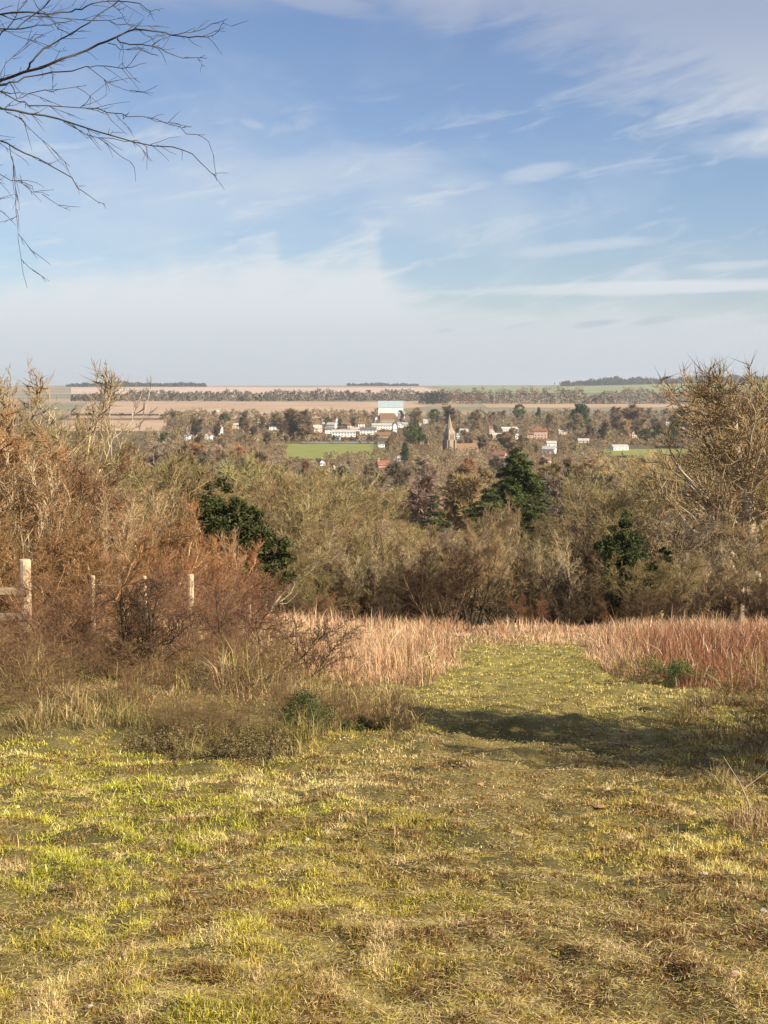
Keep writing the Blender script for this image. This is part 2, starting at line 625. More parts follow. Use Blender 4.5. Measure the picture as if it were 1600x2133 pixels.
ROUGH_L = [(-900, 1570), (0, 1548), (250, 1545), (430, 1588), (600, 1578), (700, 1545), (850, 1552), (890, 1500), (850, 1440), (930, 1400), (1000, 1345), (1000, 1200), (-900, 1200)]
ROUGH_R = [(1210, 1352), (1290, 1412), (1420, 1432), (1600, 1440), (2500, 1450), (2500, 1200), (1200, 1200)]
ROUGH_RN = [(1480, 1450), (1380, 1500), (1500, 1530), (1520, 1600), (1480, 1680), (1530, 1740), (1700, 1800), (2500, 1820), (2500, 1440)]
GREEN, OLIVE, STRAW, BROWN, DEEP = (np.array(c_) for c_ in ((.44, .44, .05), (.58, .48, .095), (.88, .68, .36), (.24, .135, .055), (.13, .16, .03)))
BLOBS = [  # px, py, rx, ry, colour, weight: bare, bleached, lush and trodden turf; browns across the path shadow also paint its shade
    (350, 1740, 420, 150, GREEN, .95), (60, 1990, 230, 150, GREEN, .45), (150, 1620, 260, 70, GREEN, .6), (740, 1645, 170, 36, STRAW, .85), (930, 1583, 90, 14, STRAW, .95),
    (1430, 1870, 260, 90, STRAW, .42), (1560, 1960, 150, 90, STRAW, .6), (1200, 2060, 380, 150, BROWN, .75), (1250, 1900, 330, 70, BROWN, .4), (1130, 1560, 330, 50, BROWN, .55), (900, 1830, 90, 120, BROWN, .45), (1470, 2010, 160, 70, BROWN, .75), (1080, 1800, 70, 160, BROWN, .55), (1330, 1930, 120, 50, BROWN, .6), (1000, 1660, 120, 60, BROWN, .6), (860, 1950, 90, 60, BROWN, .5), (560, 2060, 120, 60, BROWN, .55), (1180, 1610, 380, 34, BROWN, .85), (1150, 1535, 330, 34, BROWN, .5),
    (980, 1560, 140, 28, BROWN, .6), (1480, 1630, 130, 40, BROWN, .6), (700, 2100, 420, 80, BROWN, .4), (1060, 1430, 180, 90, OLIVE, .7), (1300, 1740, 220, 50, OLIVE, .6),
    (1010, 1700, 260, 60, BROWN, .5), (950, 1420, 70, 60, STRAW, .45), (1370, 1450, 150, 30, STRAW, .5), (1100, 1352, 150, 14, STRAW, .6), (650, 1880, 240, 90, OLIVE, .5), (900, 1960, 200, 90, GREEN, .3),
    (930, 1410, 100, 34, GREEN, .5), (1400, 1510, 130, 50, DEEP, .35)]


def turf_colour(px, py, x, y):
    n = len(x)
    c_ = np.tile(OLIVE, (n, 1)) * 1.0
    big_ = fbm(x / .9, y / .9, 41, 3)[:, None]
    c_ = c_ + (GREEN - c_) * sstep(big_, .42, .62) * .75
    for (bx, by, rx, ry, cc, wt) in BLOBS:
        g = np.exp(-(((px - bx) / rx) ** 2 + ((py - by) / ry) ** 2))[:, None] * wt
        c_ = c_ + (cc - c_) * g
    for a, b_, r1, r2 in ((1230, 2050, 220, 120), (1090, 1820, 100, 140), (1000, 1660, 150, 50), (1130, 1600, 330, 26)):  # muddy browns; the widest also deepens the shadow band across the path
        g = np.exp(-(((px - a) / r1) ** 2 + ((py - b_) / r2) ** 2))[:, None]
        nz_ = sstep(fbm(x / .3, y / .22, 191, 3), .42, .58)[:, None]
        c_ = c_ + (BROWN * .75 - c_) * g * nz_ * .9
    sm = fbm(x / .22, y / .22, 77, 3)[:, None]
    sm3 = fbm(x / .5 + 3, y / .38, 177, 3)[:, None]
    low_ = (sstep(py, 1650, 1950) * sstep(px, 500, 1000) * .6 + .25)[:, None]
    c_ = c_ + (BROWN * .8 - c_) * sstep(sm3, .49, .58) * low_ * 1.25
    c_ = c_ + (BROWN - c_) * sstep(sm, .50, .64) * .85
    sm2 = fbm(x / .16, y / .3, 99, 3)[:, None]
    c_ = c_ + (STRAW - c_) * sstep(sm2, .60, .74) * .55
    pick = rng.random(n)[:, None]
    c_ = np.where(pick < .09, c_ * .4 + STRAW * .6, c_)
    c_ = np.where(pick > .93, c_ * .4 + DEEP * .6, c_)
    return np.clip(c_ * rng.uniform(.45, 1.55, n)[:, None], 0, .9)


def build_lawn():
    A_ = scatter(1150000, -200, 1800, 1315, 2240)
    B_ = scatter(230000, 1800, 3000, 1420, 2240)
    C_ = scatter(230000, -1400, -200, 1420, 2240)
    px, py, x, y = (np.concatenate(t) for t in zip(A_, B_, C_))
    keep = ~(inside(px, py, ROUGH_L) | inside(px, py, ROUGH_R))
    cl = fbm(x / .11, y / .11, 55, 2)
    keep &= rng.random(len(x)) < sstep(cl, .30, .50) * .85 + .15
    px, py, x, y = px[keep], py[keep], x[keep], y[keep]
    n = len(x)
    cl = fbm(x / .11, y / .11, 55, 2)
    big_ = fbm(x / .5, y / .5, 61, 2)
    h = rng.gamma(6, .0058, n) * (0.3 + 1.35 * cl) * (0.6 + .6 * big_) * (1 + .018 * (y - 5)) * .82
    worn = np.exp(-(((px - 1100) / 260) ** 2))
    trod = np.clip(sum(np.exp(-(((px - a) / r1) ** 2 + ((py - b_) / r2) ** 2)) for a, b_, r1, r2 in ((1230, 2050, 260, 130), (1090, 1820, 120, 140), (1000, 1660, 160, 60), (1120, 1570, 260, 40), (1060, 1450, 110, 80))), 0, 1)
    h *= (1 - .25 * worn) * (1 - .35 * trod)
    h[rng.random(n) < .02] *= 1.9
    hole = fbm(x / .19, y / .13, 171, 2)
    h *= 1 - .6 * sstep(hole, .62, .74)
    wd = np.maximum(.0028, y * .00056) * rng.uniform(.7, 1.4, n) * np.where((px < -200) | (px > 1800), 1.6, 1.0)
    lean = np.abs(rng.normal(.70, .45, n))
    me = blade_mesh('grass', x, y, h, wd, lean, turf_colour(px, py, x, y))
    tag(link('grass', me), 'short trodden olive green turf in the foreground', 'grass', kind='stuff')


def build_thatch():
    """flat dead blades and thatch lying between the green ones"""
    px, py, x, y = scatter(110000, -200, 1800, 1330, 2240)
    keep = ~(inside(px, py, ROUGH_L) | inside(px, py, ROUGH_R))
    px, py, x, y = px[keep], py[keep], x[keep], y[keep]
    n = len(x)
    h = rng.uniform(.012, .05, n)
    wd = np.maximum(.003, y * .0006) * rng.uniform(.7, 1.5, n)
    lean = rng.uniform(1.35, 1.53, n)
    k = rng.random(n)[:, None]
    c_ = np.where(k < .4, STRAW * .8, np.where(k < .7, OLIVE, BROWN * 1.1)) * rng.uniform(.5, 1.15, n)[:, None]
    me = blade_mesh('dead_grass', x, y, h, wd, lean, c_, z=ground(x, y) + rng.uniform(.004, .03, n), curve=.1)
    tag(link('dead_grass', me), 'flat bleached dead grass lying between the green turf', 'dead grass', kind='stuff')


def build_rough():
    PINK, TAN, RUST, OL, DK, PALE = (np.array(c_) for c_ in ((.70, .43, .27), (.72, .54, .31), (.32, .14, .075), (.44, .36, .12), (.16, .12, .05), (.98, .80, .58)))
    # tall dry stems
    px, py, x, y = scatter(250000, -500, 2200, 1272, 1440)
    il, ir = inside(px, py, ROUGH_L), inside(px, py, ROUGH_R)
    far_ = py < 1322
    y = np.where(far_, rng.uniform(34, 48.5, len(y)), y)
    x = np.where(far_, (px - CX) / F * y * 1.012, x)
    keep = (il | ir | (py < 1345)) & (py < np.where(px > 1200, 1440, 1425))
    # left part behind the bushes is thinner
    keep &= ~((px < 380) & (rng.random(len(px)) < .5))
    px, py, x, y = px[keep], py[keep], x[keep], y[keep]
    n = len(x)
    nz = fbm(x / 1.6, y / 1.6, 13, 3)
    h = rng.uniform(.18, .62, n) * (0.15 + 1.5 * nz)
    h *= 1 - .5 * (rng.random(n) < .35)
    near_edge = np.minimum(np.abs(px - np.interp(py, [1345, 1400, 1440], [985, 930, 850])), np.abs(px - np.interp(py, [1352, 1412, 1432], [1210, 1290, 1420])))
    h *= .35 + .65 * sstep(near_edge + 90 * (fbm(x / .7, y / .7, 29, 2) - .5), -20, 80)
    h[rng.random(n) < .03] *= 1.5
    mid = np.exp(-(((px - 1080) / 130) ** 2))
    h *= (1 - .62 * mid * (y < 38)) * np.where(y > 38, 1 - .3 * mid, 1)
    flat = sstep(fbm(x / .8, y / .5, 131, 2), .52, .66)
    h *= 1 - .45 * flat
    keep2 = rng.random(n) > .35 * sstep(fbm(x / .5, y / .4, 141, 2), .5, .7)
    h = np.where(keep2, h, h * .3)
    k = rng.random(n)[:, None]
    c_ = np.where(k < .55, PINK, TAN)
    redr = (sstep(px, 1230, 1420) * sstep(py, 1300, 1335))[:, None] * .92
    redr = np.maximum(redr, (sstep(px, 640, 420) * sstep(nz, .45, .6))[:, None] * .6)
    c_ = c_ + (RUST - c_) * redr
    c_ = c_ + (RUST - c_) * (sstep(fbm(x / 2.6, y / 1.5, 23, 2), .5, .68)[:, None] * .6)
    c_ = np.where(k > .93, PALE, c_)
    c_ = np.where((k > .84) & (k < .9), DK, c_)
    c_ = c_ * rng.uniform(.6, 1.15, n)[:, None]
    wd = y * .00042 * rng.uniform(.6, 1.3, n)
    lean = np.abs(rng.normal(.30, .38, n)) + .8 * flat * rng.random(n)
    me = blade_mesh('tall_dry_grass', x, y, h, wd, lean, c_, curve=.4)
    tag(link('tall_dry_grass', me), 'tall pinkish tan dry grass standing at the end of the mown path', 'dry grass', kind='stuff')
    # rough olive tussocks along both edges
    px, py, x, y = scatter(330000, -500, 2200, 1370, 1840)
    tl = inside(px, py, ROUGH_L) & (py > 1395)
    tr = inside(px, py, ROUGH_RN)
    t3 = inside(px, py, ROUGH_R) & (py > 1400)
    keep = tl | tr | t3
    px, py, x, y = px[keep], py[keep], x[keep], y[keep]
    n = len(x)
    cl = fbm(x / .55, y / .55, 63, 2)
    h = rng.uniform(.06, .22, n) * (.15 + 2.0 * sstep(cl, .42, .78)) * (1 + .8 * sstep(y, 13.5, 15))
    h[inside(px, py, ROUGH_RN)] *= .6
    k = rng.random(n)[:, None]
    c_ = np.where(k < .28, OL, TAN * .95)
    c_ = np.where(k > .72, RUST * .8, c_)
    g2 = fbm(x / .8, y / .8, 83, 2)
    c_ = c_ + (np.array((.30, .27, .07)) - c_) * (sstep(g2, .46, .62) * .6)[:, None]
    edge_ = (sstep(py, 1480, 1545) * (px < 900))[:, None] * .5
    c_ = c_ + (np.array((.30, .25, .08)) - c_) * edge_
    c_ = c_ * rng.uniform(.42, 1.15, n)[:, None]
    wd = np.maximum(.004, y * .0005) * rng.uniform(.6, 1.3, n)
    lean = np.abs(rng.normal(.62, .38, n))
    me = blade_mesh('rough_grass', x, y, h, wd, lean, c_, curve=.7)
    tag(link('rough_grass', me), 'rough olive and brown tussock grass along the edges of the path', 'rough grass', kind='stuff')


build_lawn()
build_thatch()
build_rough()

# ------------------------------------------------------------------ woody plants
def nrm(x, y, z):
    k = 1 / math.sqrt(x * x + y * y + z * z + 1e-12)
    return x * k, y * k, z * k


def skel(seed, H, stems=1, spread=.1, r0=None, nseg=(8, 5, 4, 3, 2), nch=(2.0, 1.6, 1.45, 1.2), ratio_=(.5, .55, .6, .65), ang=(.75, .7, .7, .7),
         jit=(.09, .17, .22, .26, .3), up=(.05, .14, .09, .06, .04), start=(.25, .2, .15, .1), maxlev=4, twig=.010, stem_lean=.25, tipr=.15):
    rn = random.Random(seed)
    g, un = rn.gauss, rn.uniform
    out = []
    r0 = r0 or H * .026

    def br(p, d, L, r, lev):
        n = nseg[lev]
        step = L / n
        for i in range(n):
            t = (i + 1) / n
            j = jit[lev]
            d = nrm(d[0] + g(0, j), d[1] + g(0, j), d[2] + g(0, j) + up[lev])
            q = (p[0] + d[0] * step, p[1] + d[1] * step, p[2] + d[2] * step)
            ra = r * (1 - i / n * (1 - tipr))
            rb = r * (1 - t * (1 - tipr))
            out.append(p + q + (max(ra, twig * .6), max(rb, twig * .5), lev))
            if lev < maxlev and t >= start[lev] - 1e-6:
                k = nch[lev]
                k = int(k) + (rn.random() < k - int(k))
                for _ in range(k):
                    a = ang[lev] * un(.6, 1.3)
                    # random perpendicular
                    vx, vy, vz = nrm(g(0, 1), g(0, 1), g(0, 1))
                    dt = vx * d[0] + vy * d[1] + vz * d[2]
                    vx, vy, vz = nrm(vx - dt * d[0], vy - dt * d[1], vz - dt * d[2])
                    ca, sa = math.cos(a), math.sin(a)
                    dd = nrm(d[0] * ca + vx * sa, d[1] * ca + vy * sa, d[2] * ca + vz * sa)
                    if dd[2] < -.25:
                        dd = nrm(dd[0], dd[1], dd[2] * .3)
                    s = un(0, 1)
                    pp = (p[0] + (q[0] - p[0]) * s, p[1] + (q[1] - p[1]) * s, p[2] + (q[2] - p[2]) * s)
                    rr = max(rb * un(.5, .78), twig)
                    br(pp, dd, L * ratio_[lev] * (1.15 - .55 * t) * un(.7, 1.25), rr, lev + 1)
            p = q

    for s in range(stems):
        a = 2 * math.pi * (s + un(0, .8)) / stems
        k = spread * un(.3, 1) if stems > 1 else 0
        ln = stem_lean * un(.3, 1.2) if stems > 1 else stem_lean * .15
        d = nrm(math.cos(a) * ln, math.sin(a) * ln, 1)
        if stems > 1:
            out.append((0, 0, -.35, math.cos(a) * k, math.sin(a) * k, -.13, r0, r0 * .8, 0))
        br((math.cos(a) * k, math.sin(a) * k, -.15), d, H * un(.75, 1) * (.72 if stems == 1 else .8), r0 * un(.7, 1), 0)
    A = np.array(out, np.float64)
    return A


def seg_tubes(A, n=3):
    """every segment as an n-sided tapering stick"""
    P0, P1, R0, R1 = A[:, 0:3], A[:, 3:6], A[:, 6:7], A[:, 7:8]
    T = P1 - P0
    T /= np.linalg.norm(T, axis=1, keepdims=True) + 1e-9
    ref = np.where(np.abs(T[:, 2:3]) > .9, np.array([[1., 0, 0]]), np.array([[0, 0, 1.]]))
    Ux = np.cross(T, ref)
    Ux /= np.linalg.norm(Ux, axis=1, keepdims=True) + 1e-9
    Vx = np.cross(T, Ux)
    m_ = len(A)
    V_ = np.empty((m_, 2 * n, 3))
    for k in range(n):
        a = 2 * math.pi * k / n
        o = Ux * math.cos(a) + Vx * math.sin(a)
        V_[:, k] = P0 + o * R0 - T * R0 * .3
        V_[:, n + k] = P1 + o * R1
    i = np.arange(m_)[:, None] * 2 * n
    fs = [np.concatenate([i + k, i + n + k, i + n + (k + 1) % n, i + (k + 1) % n], 1) for k in range(n)]
    return V_.reshape(-1, 3), np.concatenate(fs, 1).ravel(), np.full(m_ * n, 4)


def spray(A, levs, per, L, wd, seed, up=.3, sg=.38):
    """finest twigs: thin single triangles around the twig ends"""
    r = np.random.default_rng(seed)
    S = A[A[:, 8] >= levs]
    S = np.repeat(S, per, 0)
    n = len(S)
    t = r.random((n, 1))
    P = S[:, 0:3] * (1 - t) + S[:, 3:6] * t
    T = S[:, 3:6] - S[:, 0:3]
    T /= np.linalg.norm(T, axis=1, keepdims=True) + 1e-9
    D = T + r.normal(0, sg, (n, 3)) + np.array([0, 0, up])
    D /= np.linalg.norm(D, axis=1, keepdims=True)
    W_ = np.cross(D, r.normal(0, 1, (n, 3)))
    W_ /= np.linalg.norm(W_, axis=1, keepdims=True)
    ln = L * r.uniform(.5, 1.3, (n, 1))
    V_ = np.stack([P - W_ * wd / 2, P + W_ * wd / 2, P + D * ln], 1).reshape(-1, 3)
    return V_, np.arange(3 * n), np.full(n, 3)


def join(*parts):
    vs, ls, ss, b = [], [], [], 0
    for v, l, s in parts:
        vs.append(v)
        ls.append(np.asarray(l) + b)
        ss.append(s)
        b += len(v)
    return np.concatenate(vs), np.concatenate(ls), np.concatenate(ss)


class Variant:
    def __init__(s, trunk, crown, H, extra=None):
        s.trunk, s.crown, s.H, s.extra = trunk, crown, H, extra


def woody(seed, H, split=1, spr=None, **kw):
    A = skel(seed, H, **kw)
    lo, hi = A[A[:, 8] <= split], A[A[:, 8] > split]
    if not len(hi):
        lo, hi = A[A[:, 8] < 4], A[A[:, 8] >= 4]
    parts = [seg_tubes(hi, 3)]
    if spr:
        parts.append(spray(A, *spr[:4], seed + 5, *spr[4:]))
    tm = mesh_np('trunk', *seg_tubes(lo, 6), M['bark'], smooth=True)
    cm = mesh_np('crown', *join(*parts), M['twig'])
    top_ = np.percentile(A[:, 5], 99.7)
    return Variant(tm, cm, float(top_))


TREES = [woody(100 + i, 10, split=2, spr=(4, 1, .45, .018, .3), twig=.015, ang=(.78, .65, .6, .6), nch=(1.8, 1.5, 1.3, .85)) for i in range(5)]
TREES += [woody(120 + i, 10, stems=3, spread=.3, split=2, spr=(4, 1, .45, .018, .3), twig=.015, nch=(1.4, 1.4, 1.3, 1.0), stem_lean=.5, ang=(.7, .6, .55, .55)) for i in range(3)]
BUSH = [woody(140 + i, 5, stems=7, spread=.5, split=1, spr=(4, 1, .26, .012, .3), twig=.009, r0=.055, stem_lean=.7, ang=(.65, .6, .6, .6), nch=(1.25, 1.2, 1.1, .85), nseg=(7, 5, 4, 3, 2),
              ratio_=(.45, .5, .6, .6), up=(.07, .10, .08, .05, .05), start=(.15, .1, .1, .1)) for i in range(5)]


def far_tree(seed, H=12):
    """a tree seen from a mile off: trunk, limbs and a loose crown of short twig tufts"""
    A = skel(seed, H, maxlev=2, nseg=(6, 4, 3, 2, 2), nch=(2.4, 2.0, 1, 1), twig=.05, r0=.3)
    r = np.random.default_rng(seed)
    lo = A[A[:, 8] <= 1]
    v, l, s = spray(A, 1, 42, 1.0, .13, seed, .2, 1.1)
    tm = mesh_np('trunk', *seg_tubes(lo, 4), M['bark'])
    cm = mesh_np('crown', *join(seg_tubes(A[A[:, 8] > 1], 3), (v, l, s)), M['twig'])
    return Variant(tm, cm, float(np.percentile(A[:, 5], 99)) + .6)


FAR = [far_tree(200 + i) for i in range(6)]


def leaf_cloud(centres, radii, per, size, seed, flat=1.0, base=(.05, .075, .025), var=.5):
    """clumps of leaf-sized faces; centres (n,3) radii (n,)"""
    r = np.random.default_rng(seed)
    n = len(centres) * per
    C = np.repeat(centres, per, 0)
    Rr = np.repeat(radii, per)[:, None]
    D = r.normal(0, 1, (n, 3))
    D /= np.linalg.norm(D, axis=1, keepdims=True)
    P = C + D * Rr * r.uniform(.35, 1.08, (n, 1)) * np.array([1, 1, flat])
    a = D * .6 + r.normal(0, .8, (n, 3))
    a /= np.linalg.norm(a, axis=1, keepdims=True)
    b_ = np.cross(a, r.normal(0, 1, (n, 3)))
    b_ /= np.linalg.norm(b_, axis=1, keepdims=True)
    sz = size * r.uniform(.5, 1.4, (n, 1))
    V_ = np.stack([P - a * sz, P + b_ * sz * .45, P + a * sz, P - b_ * sz * .45], 1).reshape(-1, 3)
    k = r.uniform(1 - var, 1 + var, (n, 1)) * np.repeat(r.uniform(.7, 1.25, len(centres)), per)[:, None]
    colr = np.repeat(np.array([base]) * k, 4, 0)
    return V_, np.arange(4 * n), np.full(n, 4), colr


def evergreen(seed, H=8, Wd=.42, shape='round', lsz=.22, per=90, nclump=80, base=(.075, .10, .035)):
    r = np.random.default_rng(seed)
    t = r.random(nclump) ** .8
    z = H * (.12 + .86 * t)
    if shape == 'round':
        prof = np.sqrt(np.clip(1 - ((t - .45) / .6) ** 2, .05, 1))
    elif shape == 'cone':
        prof = (1 - t) ** .75 + .06
    else:
        prof = np.clip(1 - t ** 3, .25, 1) * .8
    a = r.uniform(0, 2 * np.pi, nclump)
    rad = H * Wd * prof * np.sqrt(r.uniform(.15, 1, nclump)) * r.uniform(.75, 1.12, nclump)
    C = np.stack([np.cos(a) * rad, np.sin(a) * rad, z], -1)
    rr = H * .085 * r.uniform(.6, 1.4, nclump) * (.55 + .6 * prof)
    V_, l, s, c_ = leaf_cloud(C, rr, per, lsz, seed, .8, base)
    cm = mesh_np('crown', V_, l, s, M['leaf'], c_)
    mb = MB()
    mb.tube([(0, 0, -.3), (.05, 0, H * .4), (0, .05, H * .85)], [H * .022, H * .016, H * .004], 7)
    tm = mb.build('trunk', M['bark'])
    me = tm.data
    bpy.data.objects.remove(tm)
    return Variant(me, cm, H)


EVER = [evergreen(300, 8), evergreen(301, 8, .38), evergreen(302, 8, .5)]
CONE = [evergreen(310, 12, .22, 'cone'), evergreen(311, 12, .17, 'cone'), evergreen(312, 12, .12, 'col')]


def plant(var, px, d, ytop=None, h=None, name='bare_tree', label='', cat='tree', group=None, colour=(.2, .14, .07), bark=None, wide=1.0, rz=None, seed=None, loc=None, tilt=(0, 0)):
    rr = random.Random(seed if seed is not None else hash((round(px, 1), round(d, 1))))
    p = Vector(loc) if loc else place(px, d)
    if h is None:
        h = at(px, ytop, d).z - p.z
    s = h / var.H
    o = empty(name, p, rz if rz is not None else rr.uniform(0, 6.28), (s * wide, s * wide, s))
    o.rotation_euler[0], o.rotation_euler[1] = tilt
    tag(o, label, cat, group)
    t_ = link('trunk', var.trunk, o)
    c_ = link('crown', var.crown, o)
    bk = bark or (rr.random() < .4 and (.10, .07, .045)) or (min(.62, colour[0] * 2.0), min(.52, colour[1] * 2.1), min(.4, colour[2] * 2.2))
    t_.color = tuple(bk) + (1,)
    c_.color = tuple(colour) + (1,)
    return o, t_, c_


RND = random.Random(11)
def jit_col(c_, k=.34):
    f = RND.uniform(1 - k, 1 + k)
    return tuple(x * f * RND.uniform(.93, 1.07) for x in c_)


TANW, OLIVEW, REDW, GREYW, DARKW = (.285, .20, .105), (.28, .22, .10), (.27, .15, .075), (.27, .215, .15), (.095, .065, .04)

def interp(px, table):
    return float(np.interp(px, [a for a, _ in table], [b for _, b in table]))


def row(d, x0, x1, step, tops, variants, colours, label, group, name='bare_tree', cat='tree', jd=.12, jt=14, wide=(1., 1.35), bark=None):
    px = x0 + RND.uniform(0, step * .5)
    while px < x1:
        dd = d * RND.uniform(1 - jd, 1 + jd)
        yt = interp(px, tops) + RND.uniform(-jt, jt) * (1.7 if d < 300 else 1)
        v = RND.choice(variants)
        p = place(px, dd)
        if at(px, yt, dd).z - p.z > 1.0:
            plant(v, px, dd, ytop=yt, name=name, label=label, cat=cat, group=group, colour=jit_col(RND.choice(colours)), wide=RND.uniform(*wide), bark=bark, seed=RND.random())
        px += step * RND.uniform(.75, 1.25)


# --- left thicket: reddish bushes close behind the fence, rising to tan taller ones
LT = [(-300, 720), (-60, 760), (60, 800), (130, 815), (190, 850), (240, 905), (290, 955), (360, 985), (430, 1060), (500, 1120)]
row(56, -260, 430, 88, LT, TREES, [TANW, TANW, OLIVEW], 'tall tan leafless tree at the back of the left thicket', 'tan trees at the back of the left thicket', jt=12)
row(42, -250, 360, 92, [(x, y + 45) for x, y in LT], TREES[5:] + BUSH, [TANW, REDW], 'leafless tan bush in the middle of the left thicket', 'tan bushes in the middle of the left thicket', 'bare_bush', 'bush', jt=18)
row(33, -250, 440, 105, [(-300, 860), (0, 890), (200, 960), (330, 1060), (440, 1150)], BUSH, [REDW, TANW], 'leafless reddish bush behind the fence posts', 'reddish bushes behind the fence', 'bare_bush', 'bush', jt=22)
row(26, -260, 430, 125, [(-300, 1000), (0, 1010), (150, 1090), (330, 1170), (440, 1240)], BUSH, [REDW, (.30, .17, .09)], 'low reddish brown bush tangled among the fence posts', 'reddish bushes among the fence posts', 'bare_bush', 'bush', jt=20)
row(44, 590, 720, 70, [(430, 1150), (520, 1180), (640, 1215), (720, 1225)], BUSH, [REDW, (.33, .17, .10)], 'dark red twiggy bush at the far edge of the dry grass', 'dark red bushes at the far edge of the dry grass', 'bare_bush', 'bush', jt=8)
SAP = [woody(701 + i, 9, split=1, maxlev=3, twig=.013, r0=.06, ang=(.5, .45, .4, .4), nch=(1.0, 1.0, 1.0, 1.0), ratio_=(.3, .5, .6, .6)) for i in range(2)]
# wispy saplings that poke above the thicket
for i, (px, yt) in enumerate([(15, 690), (128, 742), (200, 752), (235, 748), (165, 765), (270, 785), (85, 760)]):
    plant(SAP[i % 2], px, 60 + i, ytop=yt, name='bare_sapling', label='thin grey sapling sticking up above the left thicket against the sky', cat='sapling',
          group='grey saplings above the left thicket', colour=GREYW, wide=.8, seed=i)

# --- scrub just below the mown slope
row(50, 560, 1660, 62, [(500, 1150), (700, 1150), (1000, 1165), (1200, 1190), (1400, 1170), (1700, 1160)], BUSH, [TANW, OLIVEW, DARKW], 'leafless bush in the scrub at the foot of the grass slope',
    'bare bushes at the foot of the grass slope', 'bare_bush', 'bush', jt=22, bark=(.16, .11, .07))
row(62, 480, 1660, 62, [(480, 1080), (650, 1100), (900, 1110), (980, 1135), (1150, 1140), (1300, 1075), (1450, 1040), (1700, 1020)], TREES, [TANW, OLIVEW, GREYW, DARKW], 'bare tan tree just behind the scrub below the slope',
    'bare trees just behind the scrub', jt=18)
row(84, 440, 1680, 66, [(440, 1040), (620, 1040), (760, 1095), (960, 1130), (1180, 1135), (1260, 1030), (1450, 990), (1700, 960)], TREES, [OLIVEW, TANW, GREYW, (.20, .14, .08)], 'bare olive tree on the upper valley side',
    'bare trees on the upper valley side', jt=14)
row(115, 400, 1680, 72, [(400, 990), (560, 985), (660, 1005), (760, 1075), (950, 1120), (1180, 1125), (1250, 1005), (1400, 975), (1700, 940)], TREES, [OLIVEW, TANW, OLIVEW], 'bare yellowish tree on the middle valley side',
    'bare yellowish trees on the middle valley side', jt=12)
row(160, 380, 1680, 78, [(380, 965), (560, 965), (650, 985), (760, 1055), (940, 1110), (1180, 1120), (1250, 990), (1400, 965), (1700, 920)], TREES, [OLIVEW, TANW], 'bare tree on the lower valley side',
    'bare trees on the lower valley side', jt=10)
row(240, 360, 1680, 95, [(360, 950), (560, 962), (640, 990), (760, 1025), (940, 1110), (1170, 1120), (1250, 978), (1400, 972), (1500, 930), (1700, 900)], TREES, [TANW, OLIVEW], 'bare tree in the wooded valley bottom',
    'bare trees in the valley bottom', jt=8)
row(370, 330, 1650, 80, [(330, 942), (560, 965), (640, 985), (760, 992), (1000, 1000), (1130, 985), (1250, 972), (1450, 962), (1520, 900)], FAR, [TANW, GREYW, OLIVEW], 'brown crowned tree in the wood before the village',
    'brown trees in the wood before the village', jt=8)
row(560, 330, 1650, 62, [(330, 925), (500, 940), (590, 972), (680, 972), (800, 968), (950, 972), (1130, 968), (1250, 962), (1450, 958), (1520, 900)], FAR, [TANW, GREYW], 'brown crowned tree nearest the playing field',
    'brown trees nearest the playing field', jt=6)
row(830, 330, 1650, 48, [(330, 912), (450, 925), (560, 928), (600, 962), (790, 962), (860, 955), (1020, 952), (1180, 955), (1240, 957), (1450, 955), (1500, 900)], FAR, [TANW, (.42, .22, .11), GREYW], 'brown tree in front of the village church',
    'brown trees in front of the church', jt=4)

row(44.5, 590, 1700, 75, [(590, 1235), (1000, 1248), (1700, 1225)], BUSH, [DARKW, REDW, TANW], 'low twiggy bush where the dry grass meets the scrub', 'low bushes where the dry grass meets the scrub', 'bare_bush', 'bush', jt=10, jd=.04, bark=(.16, .11, .07))

# --- big trees on the right
for (px, d, yt, wd_, lab, cc) in [
    (1585, 58, 765, 1.15, 'tallest bare tree at the right edge, its crown above the skyline', TANW),
    (1530, 74, 805, .8, 'tall bare tree left of the tallest one at the right edge', TANW),
    (1660, 66, 780, 1.1, 'tall bare tree cut off by the right edge of the view', TANW),
    (1470, 98, 905, 1.0, 'broad bare olive tree beside the small green paddock', OLIVEW),
    (1345, 78, 985, 1.25, 'wide leaning bare tree above the ivy covered one', OLIVEW),
    (1600, 70, 772, 1.2, 'tall bare tree just behind the tallest one at the right edge', OLIVEW),
    (1565, 88, 800, 1.0, 'bare tree crown filling the gap left of the tallest right hand tree', TANW),
    (1540, 48, 1090, 1.2, 'low bare tree under the tallest tree at the right edge', TANW)]:
    plant(TREES[RND.randrange(4)], px, d, ytop=yt, label=lab, colour=cc, wide=wd_, bark=(.36, .30, .21), seed=px)

